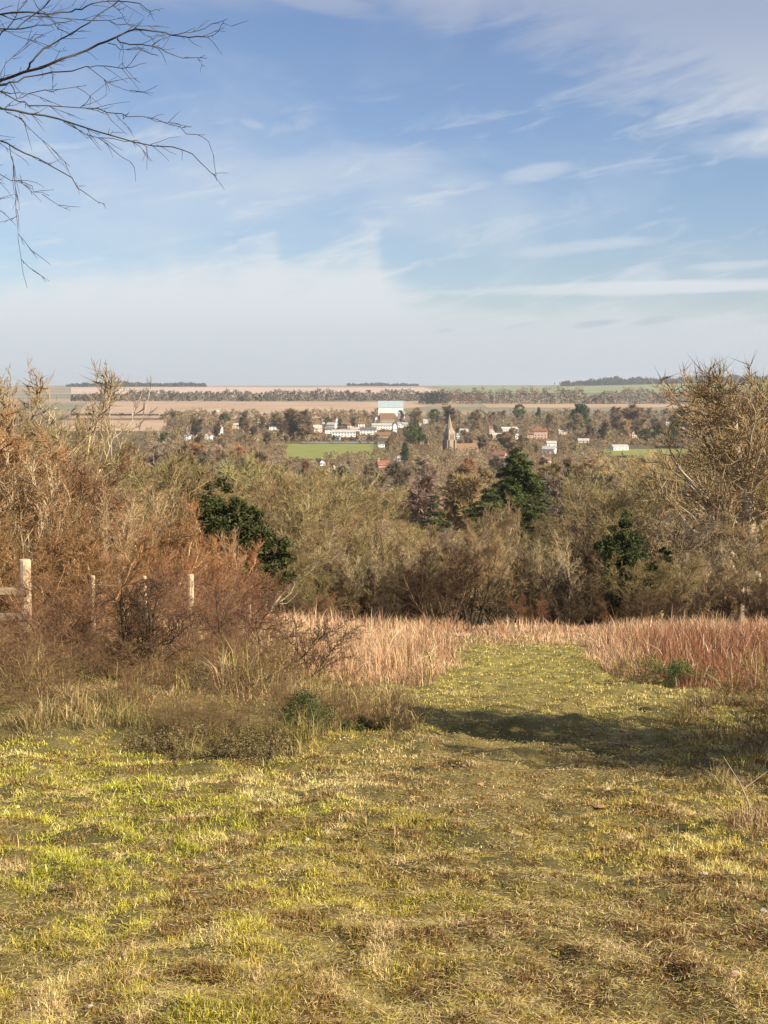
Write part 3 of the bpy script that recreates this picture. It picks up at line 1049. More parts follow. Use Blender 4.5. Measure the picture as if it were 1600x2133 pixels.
STEM = [woody(801 + i, 7, stems=2 + i % 3, spread=.2, split=3, spr=(4, 1, .3, .014, .3), twig=.012, r0=.075, stem_lean=.35, ang=(.55, .55, .55, .55), nch=(1.3, 1.3, 1.2, .8), start=(.35, .2, .1, .1), jit=(.09, .16, .2, .25, .3)) for i in range(5)]
PALEB, DARKB = (.52, .42, .27), (.05, .036, .025)
for i, (px, d, yt, bk, wd_, lab) in enumerate([
    (605, 47, 1110, PALEB, 1.0, 'slender pale stemmed tree right of the yew, before the olive crowns'), (655, 49, 1120, DARKB, .9, 'slender dark stemmed tree left of the dark twiggy bushes'),
    (780, 48, 1120, PALEB, 1.0, 'pale many stemmed tree between the two dark twiggy bushes'), (812, 52, 1085, DARKB, .9, 'dark stemmed tree rising behind the second dark bush'),
    (880, 47, 1130, PALEB, .9, 'pale upright stems just right of the second dark bush'), (955, 49, 1120, PALEB, .8, 'pale upright stems immediately left of the forked dark trunk'),
    (1035, 48, 1120, PALEB, .9, 'pale upright stems immediately right of the forked dark trunk'), (1085, 50, 1105, DARKB, .9, 'dark stemmed tree left of the dark round bush'),
    (1180, 49, 1110, PALEB, 1.0, 'pale stemmed tree between the dark round bush and the ivy covered tree'), (1220, 52, 1080, DARKB, 1.0, 'dark stemmed tree left of the ivy covered tree'),
    (1395, 50, 1060, DARKB, 1.2, 'dark stemmed leaning tree right of the ivy covered tree'), (1440, 47, 1150, PALEB, 1.0, 'short pale stemmed tree near the right before the wide leaning one'),
    (1500, 48, 1130, PALEB, 1.1, 'pale stemmed tree left of the trunk at the right edge'), (1475, 56, 1010, DARKB, 1.0, 'tall dark stemmed tree at the right, its limbs spreading over the paddock'),
    (20, 30, 905, PALEB, 1.0, 'tall pale stemmed tree at the left edge of the thicket'), (75, 29, 930, PALEB, .9, 'pale stemmed tree behind the thick corner post'),
    (150, 31, 960, DARKB, 1.0, 'dark stemmed tree in the thicket left of the second post'), (215, 29, 1010, PALEB, .9, 'pale leaning stems in the thicket above the second post'),
    (290, 31, 1020, PALEB, .9, 'pale stemmed tree in the thicket above the third post'), (360, 33, 1050, DARKB, .9, 'dark stemmed tree in the thicket above the thick fourth post'),
    (455, 37, 1100, PALEB, .8, 'pale stemmed tree in front of the left side of the yew')]):
    plant(STEM[i % 5], px, d, ytop=yt, label=lab, colour=(.30, .22, .12) if px > 500 else (.30, .18, .09), bark=bk, wide=wd_, seed=900 + i, rz=i * 1.1)

# --- named single trees in the scrub
plant(woody(501, 6, stems=3, spread=.15, split=2, spr=(4, 2, .3, .012), twig=.008, r0=.10, stem_lean=.55, nch=(1.4, 1.4, 1.3, 1.1), start=(.3, .2, .1, .1)), 985, 45.5, ytop=1095,
      label='bare tree with a dark forked trunk at the end of the path', colour=TANW, bark=(.05, .035, .025), seed=1, rz=.4)
plant(woody(502, 6, stems=2, spread=.15, split=2, spr=(4, 2, .3, .012), twig=.008, r0=.08, stem_lean=.6, nch=(1.3, 1.4, 1.3, 1.1)), 925, 47.5, ytop=1130,
      label='smaller dark stemmed bare tree left of the forked one', colour=TANW, bark=(.08, .055, .04), seed=2)
plant(woody(503, 8, stems=3, spread=.2, split=2, spr=(4, 2, .3, .012), twig=.008, r0=.09, stem_lean=.6, nch=(1.3, 1.4, 1.3, 1.1), jit=(.12, .2, .25, .25, .3)), 535, 41, ytop=1020,
      label='pale barked bare tree in front of the dark yew', colour=OLIVEW, bark=(.62, .54, .38), seed=3)
plant(TREES[1], 640, 62, ytop=1000, label='pale stemmed bare tree right of the dark yew', colour=OLIVEW, bark=(.55, .46, .30), seed=4, wide=.9)
for (px, d, yt, lab, k) in [(730, 48, 1165, 'dark twiggy bush behind the tall dry grass, left of the path end', 0), (850, 47, 1180, 'second dark twiggy bush behind the tall dry grass', 1),
                            (1130, 48, 1185, 'dark round twiggy bush just right of the path end', 2), (1600, 44, 1190, 'very dark bush at the right edge behind the dry grass', 3),
                            (1235, 47.5, 1215, 'small dark bush between the path end and the ivy covered tree', 4)]:
    plant(BUSH[k], px, d, ytop=yt, name='dark_bush', label=lab, cat='bush', colour=(.11, .075, .045), seed=k, wide=1.1)

# yew: dark leaning mass of foliage
def leaf_thing(name, label, cat, px, d, clumps, per, size, base, seed, trunk_pts, tr, group=None, flat=.85, obj_col=(1, 1, 1)):
    """clumps given as photo column, row, radius (m) and depth offset; built at distance d in real size"""
    p0 = place(px, d)
    o = empty(name, p0)
    tag(o, label, cat, group)
    r = np.random.default_rng(seed)
    C, RR = [], []
    for (cx_, cy_, rad, dy) in clumps:
        q = at(cx_, cy_, d) - p0
        for _ in range(10):
            C.append((q.x + r.normal(0, rad * .75), dy + r.normal(0, rad * .9), q.z + r.normal(0, rad * .7)))
            RR.append(rad * r.uniform(.3, .6))
    V_, l, s, c_ = leaf_cloud(np.array(C), np.array(RR), per, size, seed, flat, base)
    mb = MB()
    for pts, r0_ in trunk_pts:
        P = [at(a, b_, d) - p0 for a, b_ in pts]
        mb.tube([(v.x, .1 * i, v.z) for i, v in enumerate(P)], [r0_ * (1 - .75 * i / max(1, len(P) - 1)) for i in range(len(P))], 7)
    to = mb.build('trunk', M['bark'], o, smooth=True)
    to.color = tr + (1,)
    co = link('crown', mesh_np('crown', V_, l, s, M['leaf'], c_), o)
    co.color = obj_col + (1,)
    return o


YEW = (.06, .07, .024)
leaf_thing('yew_tree', 'dark green leaning yew standing out of the bare scrub on the left', 'evergreen tree', 520, 40,
           [(410, 1065, .5, 0), (430, 1040, .45, 0), (455, 1050, .45, .3), (440, 1085, .5, -.2), (470, 1085, .5, .2), (500, 1070, .35, 0), (470, 1115, .5, 0), (500, 1110, .5, .3), (520, 1140, .5, 0), (495, 1145, .5, 0),
            (545, 1125, .4, 0), (560, 1150, .4, 0), (530, 1170, .5, .2), (505, 1175, .5, 0), (560, 1180, .4, 0), (545, 1210, .45, 0), (520, 1230, .45, 0), (575, 1165, .3, 0)],
           170, .05, YEW, 41, [([(520, 1292), (515, 1200), (490, 1120), (450, 1060)], .16), ([(512, 1190), (540, 1130)], .09)], (.10, .08, .05))
leaf_thing('ivy_covered_tree', 'dark green ivy covered tree in front of the bare trees on the right', 'evergreen tree', 1310, 46.5,
           [(1300, 1100, .3, 0), (1305, 1130, .5, 0), (1290, 1150, .55, 0), (1320, 1155, .45, 0), (1285, 1180, .5, 0), (1312, 1185, .45, 0), (1300, 1215, .45, 0), (1265, 1135, .22, 0), (1318, 1245, .35, 0),
            (1345, 1225, .3, 0), (1365, 1195, .28, 0), (1385, 1160, .2, 0), (1330, 1240, .3, 0), (1300, 1245, .4, 0), (1295, 1270, .3, 0)],
           170, .045, (.06, .075, .026), 42, [([(1310, 1300), (1308, 1220), (1298, 1100)], .14), ([(1312, 1270), (1350, 1215), (1392, 1140)], .09), ([(1300, 1200), (1262, 1125)], .06)], (.12, .10, .06))
plant(TREES[2], 1318, 57, ytop=1035, label='bare crown rising out of the ivy covered tree', colour=OLIVEW, bark=(.2, .16, .10), seed=9, wide=1.1)


# big conifer with layered boughs
def conifer(name, label, px, d, ytop, Rm, seed, base, low=.12, tiers=26, pads=330, squash=1.0, gap=.0, bark=(.12, .08, .05), flatpads=.16, curve=.8, irregular=.25):
    p = place(px, d)
    H = at(px, ytop, d).z - p.z
    r = np.random.default_rng(seed)
    o = empty(name, p)
    tag(o, label, 'conifer')
    mb = MB()
    mb.tube([(0, 0, -.5), (0, 0, H * .5), (0, 0, H * .98)], [H * .022, H * .014, H * .003], 8)
    Vs, Cs = [], []
    for i in range(tiers):
        f = low + (1 - low) * (i / (tiers - 1)) ** .95
        z = f * H
        prof = Rm * (1 - (f - low) / (1 - low) * .97) ** curve
        prof *= min(1.0, .62 + (f - low) * 2.2)
        nb = 7 if prof > 1.5 else 4
        for k in range(nb):
            a = r.uniform(0, 2 * np.pi)
            L = prof * r.uniform(1 - irregular * 1.3, 1 + irregular)
            dx, dy = math.cos(a), math.sin(a)
            droop = r.uniform(-.28, -.08)
            e = (dx * L, dy * L, z + droop * L)
            mb.tube([(0, 0, z), (dx * L * .5, dy * L * .5, z + droop * L * .3), e], [.05 + .01 * L, .03, .01], 4, False)
            n = int(pads * max(.25, L / Rm))
            t_ = r.uniform(.12, 1.05, n) ** .7
            wdt = .26 * L * (1.15 - t_) + .25
            lat = r.normal(0, .55, n) * wdt
            P = np.stack([dx * L * t_ - dy * lat, dy * L * t_ + dx * lat, z + droop * L * t_ ** 1.6 + r.normal(0, flatpads, n)], -1)
            D = np.stack([dx + r.normal(0, .6, n), dy + r.normal(0, .6, n), r.normal(-.1, .3, n)], -1)
            D /= np.linalg.norm(D, axis=1, keepdims=True)
            W_ = np.cross(D, np.stack([r.normal(0, .3, n), r.normal(0, .3, n), np.ones(n)], -1))
            W_ /= np.linalg.norm(W_, axis=1, keepdims=True)
            sz = r.uniform(.25, .6, (n, 1)) * squash
            Vs.append(np.stack([P - D * sz * .4, P + W_ * sz * .22, P + D * sz, P - W_ * sz * .22], 1).reshape(-1, 3))
            kk = r.uniform(.6, 1.4) * r.uniform(.7, 1.3, (n, 1))
            Cs.append(np.repeat(np.array([base]) * kk, 4, 0))
    V_ = np.concatenate(Vs)
    n = len(V_) // 4
    t_ = mb.build('trunk', M['bark'], o)
    t_.color = bark + (1,)
    c_ = link('crown', mesh_np('crown', V_, np.arange(4 * n), np.full(n, 4), M['leaf'], np.concatenate(Cs)), o)
    c_.color = (1, 1, 1, 1)
    return o


conifer('fir_tree', 'tall dark green layered conifer standing alone in the middle of the valley', 1078, 250, 935, 7.6, 61, (.10, .13, .035), low=.26, curve=.62, squash=1.2, tiers=30)
conifer('cedar_tree', 'low flat topped dark cedar at the left foot of the tall conifer', 1012, 240, 1020, 4.6, 62, (.10, .13, .04), low=.45, tiers=9, curve=.35)
conifer('cedar_tree', 'small flat layered dark cedar near the middle of the valley', 905, 300, 1034, 3.6, 63, (.09, .12, .04), low=.35, tiers=6, curve=.4)
conifer('spruce_tree', 'thin pale green conifer on the right behind the tall one', 1182, 300, 968, 3.6, 64, (.15, .17, .06), low=.15, tiers=14, curve=.8)
# pale bare stems standing in front of the big conifer
for i, (px, yt, b_) in enumerate([(1025, 1055, .3), (1048, 1030, .3), (1052, 1078, .3)]):
    plant(TREES[5 + i], px, 180, ytop=yt, label=['pale stemmed bare tree before the left side of the tall conifer', 'pale tall bare tree before the middle of the tall conifer', 'short pale bare tree under the tall conifer'][i],
          colour=TANW, bark=(.62, .46, .32), wide=.6, seed=i + 30)

# other evergreens: (px, d, ytop, variants, wide, label)
EV = [
    (765, 300, 1018, CONE, 1.3, 'dark pointed evergreen left of the valley middle'), (690, 280, 1020, EVER, .9, 'small dark evergreen among bare trees left of centre'),
    (735, 290, 1043, EVER, 1.0, 'low dark evergreen bush in the wood left of centre'),
    (805, 290, 1040, CONE, 1.0, 'narrow dark evergreen behind pale trunks in the valley'), (700, 120, 1120, CONE, .8, 'small dark green evergreen above the twiggy bush'),
    (843, 1050, 922, CONE, 1.6, 'dark evergreen between the playing field and the church'), (862, 1350, 880, EVER, 1.0, 'large dark evergreen left of the church spire'),
    (880, 1300, 905, EVER, 1.0, 'dark evergreen beside the foot of the church tower'), (912, 1290, 918, CONE, 1.2, 'dark narrow evergreen touching the church tower'),
    (905, 2000, 852, EVER, .9, 'dark tree top behind the church spire'), (938, 1150, 953, EVER, 1.2, 'dark round bush at the foot of the church tower'),
    (980, 1100, 955, EVER, 1.2, 'dark round bush to the right of the church'), (1082, 2100, 842, EVER, .9, 'dark evergreen on the skyline of the village, above the brick house'),
    (1122, 2000, 848, CONE, 1.0, 'dark pointed evergreen right of the skyline one'), (1210, 1750, 842, EVER, .8, 'tall dark pine like tree at the right of the village'),
    (1192, 1200, 923, EVER, 1.0, 'round dark evergreen below the grey bungalow roof'), (1252, 1500, 893, EVER, 1.0, 'dark round evergreen right of the brick village houses'),
    (1345, 1400, 893, EVER, 1.0, 'left dark evergreen of the pair behind the paddock'), (1375, 1400, 884, EVER, .95, 'right dark evergreen of the pair behind the paddock'),
    (1405, 1400, 896, EVER, .8, 'smaller dark evergreen right of the pair behind the paddock'), (1455, 1350, 865, CONE, 1.1, 'tall dark cypress at the right of the paddock'),
    (1405, 1500, 858, CONE, .8, 'slim olive cypress behind the paddock'), (1095, 1300, 912, EVER, 1.0, 'dark evergreen in front of the large brick house'),
    (1040, 1400, 904, EVER, .8, 'dark evergreen left of the large brick house'), (683, 1900, 868, EVER, 1.1, 'dark evergreen behind the pale houses at the left'),
    (708, 1850, 872, EVER, .8, 'dark evergreen beside the tall white gable'), (339, 2150, 863, EVER, 1.5, 'round dark tree alone at the edge of the ploughed field'),
    (345, 1300, 900, EVER, .9, 'dark green tree at the left end of the village'), (503, 1800, 868, CONE, 1.6, 'dark evergreen between white houses at the left'),
    (467, 1850, 862, EVER, .8, 'dark evergreen above the white gabled houses'), (745, 1560, 910, EVER, .7, 'dark low evergreen hedge tree beside the lane'),
    (695, 1500, 906, EVER, .8, 'dark tree below the long white house'), (785, 1500, 905, EVER, .9, 'dark tree below the white terrace'),
    (812, 1500, 908, EVER, .8, 'dark tree at the right end of the white terrace')]
for i, (px, d, yt, vs, wd_, lab) in enumerate(EV):
    o, t_, c_ = plant(vs[i % len(vs)], px, d, ytop=yt, name='evergreen_tree', label=lab, cat='evergreen tree', wide=wd_, colour=(1.0, 1.0, 1.0) if i % 3 else (1.5, 1.4, 1.2), bark=(.1, .08, .06), seed=i)
    t_.color = (.1, .08, .06, 1)

# --- village trees, row by row
BRN = [(.32, .24, .135), (.36, .275, .15), (.25, .185, .12), (.30, .21, .125)]
row(1240, 340, 1560, 46, [(340, 898), (470, 912), (540, 900), (600, 905), (606, 960), (790, 960), (800, 925), (900, 935), (960, 925), (1010, 915), (1200, 935), (1250, 945), (1440, 945), (1460, 890), (1560, 880)], FAR, BRN,
    'brown bare tree beside the nearest village houses', 'brown trees beside the nearest village houses', jt=6)
row(1650, 350, 1600, 40, [(350, 872), (500, 878), (620, 868), (650, 915), (840, 915), (850, 885), (1000, 880), (1100, 890), (1250, 880), (1600, 860)], FAR, BRN,
    'brown bare tree between the village houses', 'brown trees between the village houses', jt=7)
row(2000, 360, 1620, 34, [(360, 857), (450, 855), (540, 862), (620, 855), (700, 866), (780, 868), (860, 855), (1000, 852), (1150, 858), (1300, 850), (1620, 835)], FAR, BRN,
    'brown bare tree along the back of the village', 'brown trees along the back of the village', jt=5)
for i, (px, d, yt, wd_) in enumerate([(612, 1500, 852, 1.7), (637, 1480, 862, 1.5), (590, 1550, 868, 1.4), (530, 1500, 885, 1.4), (870, 1900, 850, 1.3), (940, 1800, 845, 1.5), (1310, 1700, 850, 1.7), (1330, 1750, 842, 1.5), (1290, 1600, 862, 1.4),
                                      (1200, 1650, 862, 1.2), (1430, 1700, 848, 1.5), (975, 1250, 895, 1.2), (1010, 1200, 905, 1.2), (1065, 1200, 900, 1.6), (1088, 1230, 905, 1.2)]):
    plant(FAR[i % 6], px, d, ytop=yt, label='large rounded reddish brown tree towering over the village roofs', group='large rounded brown trees over the village roofs', colour=(.29, .205, .13), wide=wd_, seed=i)


# --- far woods (one mass each)
def wood(name, label, d, x0, x1, ytab, colours, step, seed, depth=.03, lift=0):
    r = np.random.default_rng(seed)
    px, C, RR, cols = x0, [], [], []
    while px < x1:
        dd = d * r.uniform(1 - depth, 1 + depth)
        p = place(px, dd)
        nzz = float(fbm(np.array([px / 14.]), np.array([0.5]), seed, 3)[0])
        h = max(2.0, (at(px, interp(px, ytab) + r.uniform(-1.5, 1.2), d).z - p.z) * (.45 + 1.1 * nzz))
        for f in np.arange(.12, .95, .2):
            C.append((p.x + r.normal(0, h * .2), p.y + r.normal(0, h * .3), p.z + h * f))
            RR.append(h * r.uniform(.22, .38) * (1.1 - .45 * f))
            cols.append(colours[r.integers(len(colours))])
        px += step * r.uniform(.6, 1.3)
    per = 26
    V_, l, s, c_ = leaf_cloud(np.array(C), np.array(RR), per, d * .00062, seed, 1, (1, 1, 1), .3)
    c_ = c_ * np.repeat(np.array(cols), per * 4, 0)
    tag(link(name, mesh_np(name, V_, l, s, M['blade'], c_)), label, 'woodland', kind='stuff')


FW = [(.20, .14, .11), (.25, .18, .14), (.17, .13, .10)]
wood('distant_woodland', 'long brown belt of woodland beyond the ploughed field', dist_of_row(834.5), 150, 1010, [(150, 820), (260, 818), (420, 816), (480, 812), (500, 817), (680, 816), (780, 815), (1010, 820)], FW + [(.08, .08, .05)], 4.5, 71)
wood('distant_woodland', 'broad mixed belt of woodland behind the village on the right', dist_of_row(840), 880, 1900, [(880, 820), (1000, 815), (1100, 818), (1180, 810), (1240, 822), (1300, 812), (1400, 818), (1500, 815), (1900, 800)], FW + [(.10, .10, .06), (.30, .17, .12)], 4.5, 72)
wood('distant_woodland', 'dark green patch of woodland left of the church spire in the far belt', dist_of_row(840) * .97, 882, 925, [(882, 819), (925, 818)], [(.05, .06, .04)], 3, 77)
wood('skyline_wood', 'flat topped wood on the skyline at the far left', 7600, 140, 430, [(140, 801), (250, 796.5), (300, 799), (425, 799.5), (430, 804)], [(.08, .08, .06)], 2.2, 73, .01)
wood('skyline_wood', 'low broken wood on the skyline above the white building', 8300, 724, 872, [(724, 801), (780, 800), (872, 801)], [(.09, .09, .07)], 2.4, 74, .01)
wood('skyline_wood', 'long dark wood on the hill at the skyline on the right', 7400, 1170, 1900, [(1170, 798), (1260, 791), (1400, 789), (1480, 786), (1900, 780)], [(.08, .075, .06)], 2.0, 75, .02)
wood('field_hedge', 'thin hedge line across the pale field at the far left', dist_of_row(866), 150, 330, [(150, 862), (330, 864)], [(.14, .11, .07)], 3, 76, .005)

# hedges near the village as single things
def hedge(label, px0, px1, row_, hgt, base, seed):
    d = dist_of_row(row_)
    p0 = place(px0, d)
    p1 = place(px1, d)
    n = max(4, int((p1.x - p0.x) / (hgt * .45)))
    o = empty('hedge', (p0 + p1) / 2)
    tag(o, label, 'hedge')
    r = np.random.default_rng(seed)
    C = np.array([(p0.lerp(p1, (i + .5) / n) - (p0 + p1) / 2) + Vector((0, 0, hgt * .5)) for i in range(n)])
    V_, l, s, c_ = leaf_cloud(C, np.full(n, hgt * .55) * r.uniform(.8, 1.2, n), 90, .35, seed, 1, base)
    h = link('foliage', mesh_np('foliage', V_, l, s, M['leaf'], c_), o)
    mb = MB()
    for i in range(0, n, 2):
        mb.tube([tuple(C[i] - np.array([0, 0, hgt * .5])), tuple(C[i])], .12, 4)
    k = mb.build('stem', M['bark'], o)
    k.color = (.08, .06, .04, 1)


hedge('long dark hedge between the playing field and the white houses', 640, 800, 919, 4.0, (.05, .05, .03), 81)
hedge('dark clipped hedge across the small green paddock', 1362, 1440, 955, 3.4, (.035, .04, .02), 82)
hedge('low dark hedge along the left of the small green paddock', 1285, 1325, 954, 2.4, (.06, .06, .03), 83)
hedge('dark hedge at the back of the small green paddock', 1365, 1415, 934, 2.2, (.04, .04, .025), 84)
hedge('low brown hedge at the near side of the playing field', 605, 670, 962, 3.0, (.14, .10, .05), 85)

# ------------------------------------------------------------------ village houses
M['white'] = mat_plain('white_render', (.84, .83, .79), .08, .3)
M['cream'] = mat_plain('cream_render', (.70, .60, .47), .12, .3)
M['pink'] = mat_plain('pale_pink_render', (.74, .50, .42), .1, .3)
M['brick'] = mat_plain('red_brick', (.58, .30, .20), .25, .6)
M['buff'] = mat_plain('buff_brick', (.52, .38, .26), .25, .6)
M['slate'] = mat_plain('slate_roof', (.15, .15, .16), .3, .6)
M['tile'] = mat_plain('red_tile_roof', (.28, .125, .085), .3, .6)
M['browntile'] = mat_plain('brown_tile_roof', (.25, .15, .09), .3, .6)
M['palemetal'] = mat_plain('pale_metal_roof', (.36, .43, .48), .12, .2, .45, .5)
M['palegrey'] = mat_plain('pale_grey_roof', (.46, .44, .42), .2, .4)
M['glass'] = mat_plain('window_glass', (.05, .06, .07), .2, 1, .15, .6)
M['joinery'] = mat_plain('painted_joinery', (.75, .75, .73), .1, 1)
M['door'] = mat_plain('door_paint', (.12, .16, .14), .1, 1)
M['stone'] = mat_plain('church_stone', (.36, .28, .21), .25, .35)
M['stonedark'] = mat_plain('louvre', (.08, .07, .06), .2, .5)


# parts of the view that trees must not close: photo column range, row range, distance
KEEP = [(927, 942, 862, 930, 1180), (600, 672, 928, 951, 1290), (672, 690, 927, 934, 1350), (694, 772, 928, 939, 1400), (1285, 1355, 941, 950, 1220), (1362, 1420, 938, 948, 1220),
        (1040, 1115, 940, 1060, 230), (985, 1040, 1020, 1060, 230)]


def house(label, px, base_row, wpx, hpx, rpx, wall='white', roof='slate', rot=0.0, chim=1, cat='house', name='village_house', depth=None, gable_front=False, win=True, door=True):
    d = dist_of_row(base_row)
    wpx, hpx = wpx * 1.12, hpx * 1.1
    if cat != 'cottage':
        KEEP.append((px - wpx / 2 - 1, px + wpx / 2 + 1, base_row - hpx - rpx, base_row - hpx * .18, d - 4))
    p = place(px, d)
    k = d / F
    W_, Hw, Hr = wpx * k, hpx * k, max(1.2, rpx * k)
    D = depth or (min(max(6.5, W_ * .55), 11))
    if gable_front:
        pass
    o = empty(name, p, rot)
    tag(o, label, cat)
    x, y = W_ / 2, D / 2
    mb = MB()
    if gable_front:
        mb.add([(-x, -y, -1), (x, -y, -1), (x, y, -1), (-x, y, -1), (-x, -y, Hw), (x, -y, Hw), (x, y, Hw), (-x, y, Hw), (0, -y, Hw + Hr), (0, y, Hw + Hr)],
               [(0, 3, 2, 1), (0, 1, 5, 8, 4), (1, 2, 6, 5), (2, 3, 7, 9, 6), (3, 0, 4, 7), (4, 8, 9, 7), (5, 6, 9, 8)])
    else:
        mb.add([(-x, -y, -1), (x, -y, -1), (x, y, -1), (-x, y, -1), (-x, -y, Hw), (x, -y, Hw), (x, y, Hw), (-x, y, Hw), (-x, 0, Hw + Hr), (x, 0, Hw + Hr)],
               [(0, 3, 2, 1), (0, 1, 5, 4), (1, 2, 6, 9, 5), (2, 3, 7, 6), (3, 0, 4, 8, 7), (4, 5, 9, 8), (6, 7, 8, 9)])
    mb.build('wall', M[wall], o)
    # roof: two slabs with eaves
    t_, e = .22, .45
    rf = MB()
    for s in (-1, 1):
        if gable_front:
            sl_ = Hr / x
            a = [(s * (x + e), -y - e, Hw - e * sl_ + .05), (s * (x + e), y + e, Hw - e * sl_ + .05), (0, y + e, Hw + Hr + .05), (0, -y - e, Hw + Hr + .05)]
        else:
            sl_ = Hr / y
            a = [(-x - e, s * (y + e), Hw - e * sl_ + .05), (x + e, s * (y + e), Hw - e * sl_ + .05), (x + e, 0, Hw + Hr + .05), (-x - e, 0, Hw + Hr + .05)]
        b_ = [(q[0], q[1], q[2] + t_) for q in a]
        rf.add(a + b_, [(0, 1, 2, 3), (7, 6, 5, 4), (0, 4, 5, 1), (1, 5, 6, 2), (3, 7, 4, 0)])
    ro = rf.build('roof', M[roof], o)
    for c_ in range(chim):
        cb = MB()
        cx_ = (-x * .7, x * .7, 0)[c_ % 3]
        if gable_front:
            cb.box(-.45, .45, y * .3 - .4 + c_, y * .3 + .4 + c_, Hw + Hr - 1.0, Hw + Hr + 1.5)
            cb.box(-.55, .55, y * .3 - .5 + c_, y * .3 + .5 + c_, Hw + Hr + 1.5, Hw + Hr + 1.75)
        else:
            cb.box(cx_ - .45, cx_ + .45, -.4, .4, Hw + Hr - 1.0, Hw + Hr + 1.5)
            cb.box(cx_ - .55, cx_ + .55, -.5, .5, Hw + Hr + 1.5, Hw + Hr + 1.75)
        cb.build('chimney', M['brick'], ro)
    if win:
        n = max(2, int(W_ / 3.2))
        floors = 1 if Hw < 4.2 else 2
        for fl in range(floors):
            for i in range(n):
                wx = -x + W_ * (i + .5) / n
                if fl == 0 and i == n // 2 and door:
                    db = MB()
                    db.box(wx - .5, wx + .5, -y - .06, -y + .02, 0, 2.05)
                    db.build('door', M['door'], o)
                    continue
                z0 = .9 + fl * min(2.7, Hw * .5)
                fb = MB()
                ww, hh = .75, 1.2
                fb.box(wx - ww, wx + ww, -y - .05, -y + .02, z0, z0 + .1)
                fb.box(wx - ww, wx + ww, -y - .05, -y + .02, z0 + hh, z0 + hh + .1)
                fb.box(wx - ww, wx - ww + .1, -y - .05, -y + .02, z0 + .1, z0 + hh)
                fb.box(wx + ww - .1, wx + ww, -y - .05, -y + .02, z0 + .1, z0 + hh)
                fb.box(wx - .04, wx + .04, -y - .05, -y + .02, z0 + .1, z0 + hh)
                wo = fb.build('window', M['joinery'], o)
                gb = MB()
                gb.box(wx - ww + .1, wx + ww - .1, -y - .02, -y + .015, z0 + .1, z0 + hh)
                gb.build('pane', M['glass'], wo)
    return o


H_ = house
H_('pale pink gabled house at the left end of the village', 396, 908, 14, 9, 6, 'pink', 'slate', .3, 1)
H_('small white house in front of the pale pink one at the left end', 391, 917, 9, 9, 5, 'white', 'slate', -.2, 1, gable_front=True)
H_('white gabled house right of the pale pink house', 413, 917, 10, 9, 5, 'white', 'browntile', .3, 0, gable_front=True)
H_('white gabled house third from the left end of the village', 435, 916, 12, 9, 6, 'white', 'browntile', -.25, 1, gable_front=True)
H_('narrow white house beside the dark trees at the left', 448, 909, 5, 13, 4, 'white', 'slate', 0, 0, gable_front=True)
H_('tall white gabled house near the left end of the village', 460, 905, 8, 14, 6, 'white', 'slate', .2, 0, gable_front=True)
H_('pale grey barn behind the dark evergreen at the left', 491, 893, 11, 7, 4, 'cream', 'palegrey', 0, 0)
H_('tiny white barn alone in the ploughed field', 452, 858, 7, 3.5, 1.5, 'white', 'palegrey', 0, 0, win=False, door=False)
H_('long white house by itself left of the playing field', 574, 896, 23, 7, 4, 'white', 'slate', .05, 2)
H_('pink walled house at the left of the white village centre', 661, 901, 16, 9, 5, 'pink', 'palegrey', .35, 1)
H_('orange brick house behind the pink walled one', 664, 888, 12, 7, 4, 'buff', 'browntile', 0, 1)
H_('pale pink house between the pink walled house and the tall white gable', 691, 892, 16, 7, 4, 'white', 'palegrey', -.3, 1)
H_('tall narrow white gable in the village centre', 703, 890, 6, 14, 5, 'white', 'slate', 0, 1, gable_front=True)
H_('beige house right of the tall narrow white gable', 724, 893, 22, 7, 4.5, 'cream', 'browntile', .1, 1)
H_('narrow brick house with a chimney right of the beige house', 739, 892, 6, 10, 4, 'brick', 'browntile', 0, 1)
H_('small white house between the brick house and the white terrace', 753, 890, 13, 7, 4, 'white', 'browntile', 0, 1)
H_('long bright white terrace above the middle of the dark hedge', 716, 910, 44, 9, 5, 'white', 'palegrey', .06, 3)
H_('white terrace stepping up to the right of the long one', 767, 905, 30, 9, 5, 'white', 'slate', -.05, 2)
H_('upper white terrace at the right of the village centre', 797, 895, 40, 8, 4, 'white', 'palegrey', .05, 2)
H_('white end gable of the upper terrace', 822, 902, 7, 15, 5, 'white', 'slate', .2, 0, gable_front=True)
H_('brown roofed cottage in front of the upper white terrace', 797, 912, 30, 5, 6, 'buff', 'browntile', 0, 1)
H_('small tall white house left of the tan roofed hall', 785, 882, 6, 10, 4, 'white', 'slate', 0, 0, gable_front=True)
H_('tan roofed hall in front of the big white building', 807, 882, 26, 9, 11, 'buff', 'tan' if 'tan' in M else 'browntile', 0, 0, depth=14)
H_('very large white building with a pale roof at the back of the village', 814, 866, 46, 16, 13, 'white', 'palemetal', 0, 0, cat='large building', name='large_building', depth=26)
H_('pale metal lean building right of the very large white one', 836, 872, 12, 10, 5, 'palegrey', 'palemetal', -.2, 0, cat='shed', name='shed')
H_('long low grey roofed house right of the tan roofed hall', 843, 888, 26, 5, 3, 'cream', 'palegrey', 0, 1)
H_('small pale house half hidden behind the dark evergreen near the spire', 887, 882, 9, 5, 3, 'white', 'palegrey', 0, 0)
H_('small white garage by the right end of the lane', 793, 932, 12, 6, 3, 'white', 'slate', .3, 0, cat='garage', name='garage', door=False)
H_('red roofed cottage below the playing field', 797, 974, 22, 5, 8, 'brick', 'tile', .35, 1)
H_('small white house right of the red roofed cottage', 836, 960, 12, 5, 4, 'white', 'palegrey', -.2, 0)
H_('narrow white gable house below the left of the playing field', 637, 978, 6, 12, 4, 'white', 'slate', .1, 0, gable_front=True)
H_('white house below the middle of the playing field', 671, 970, 9, 8, 4, 'white', 'slate', .2, 1, gable_front=True)
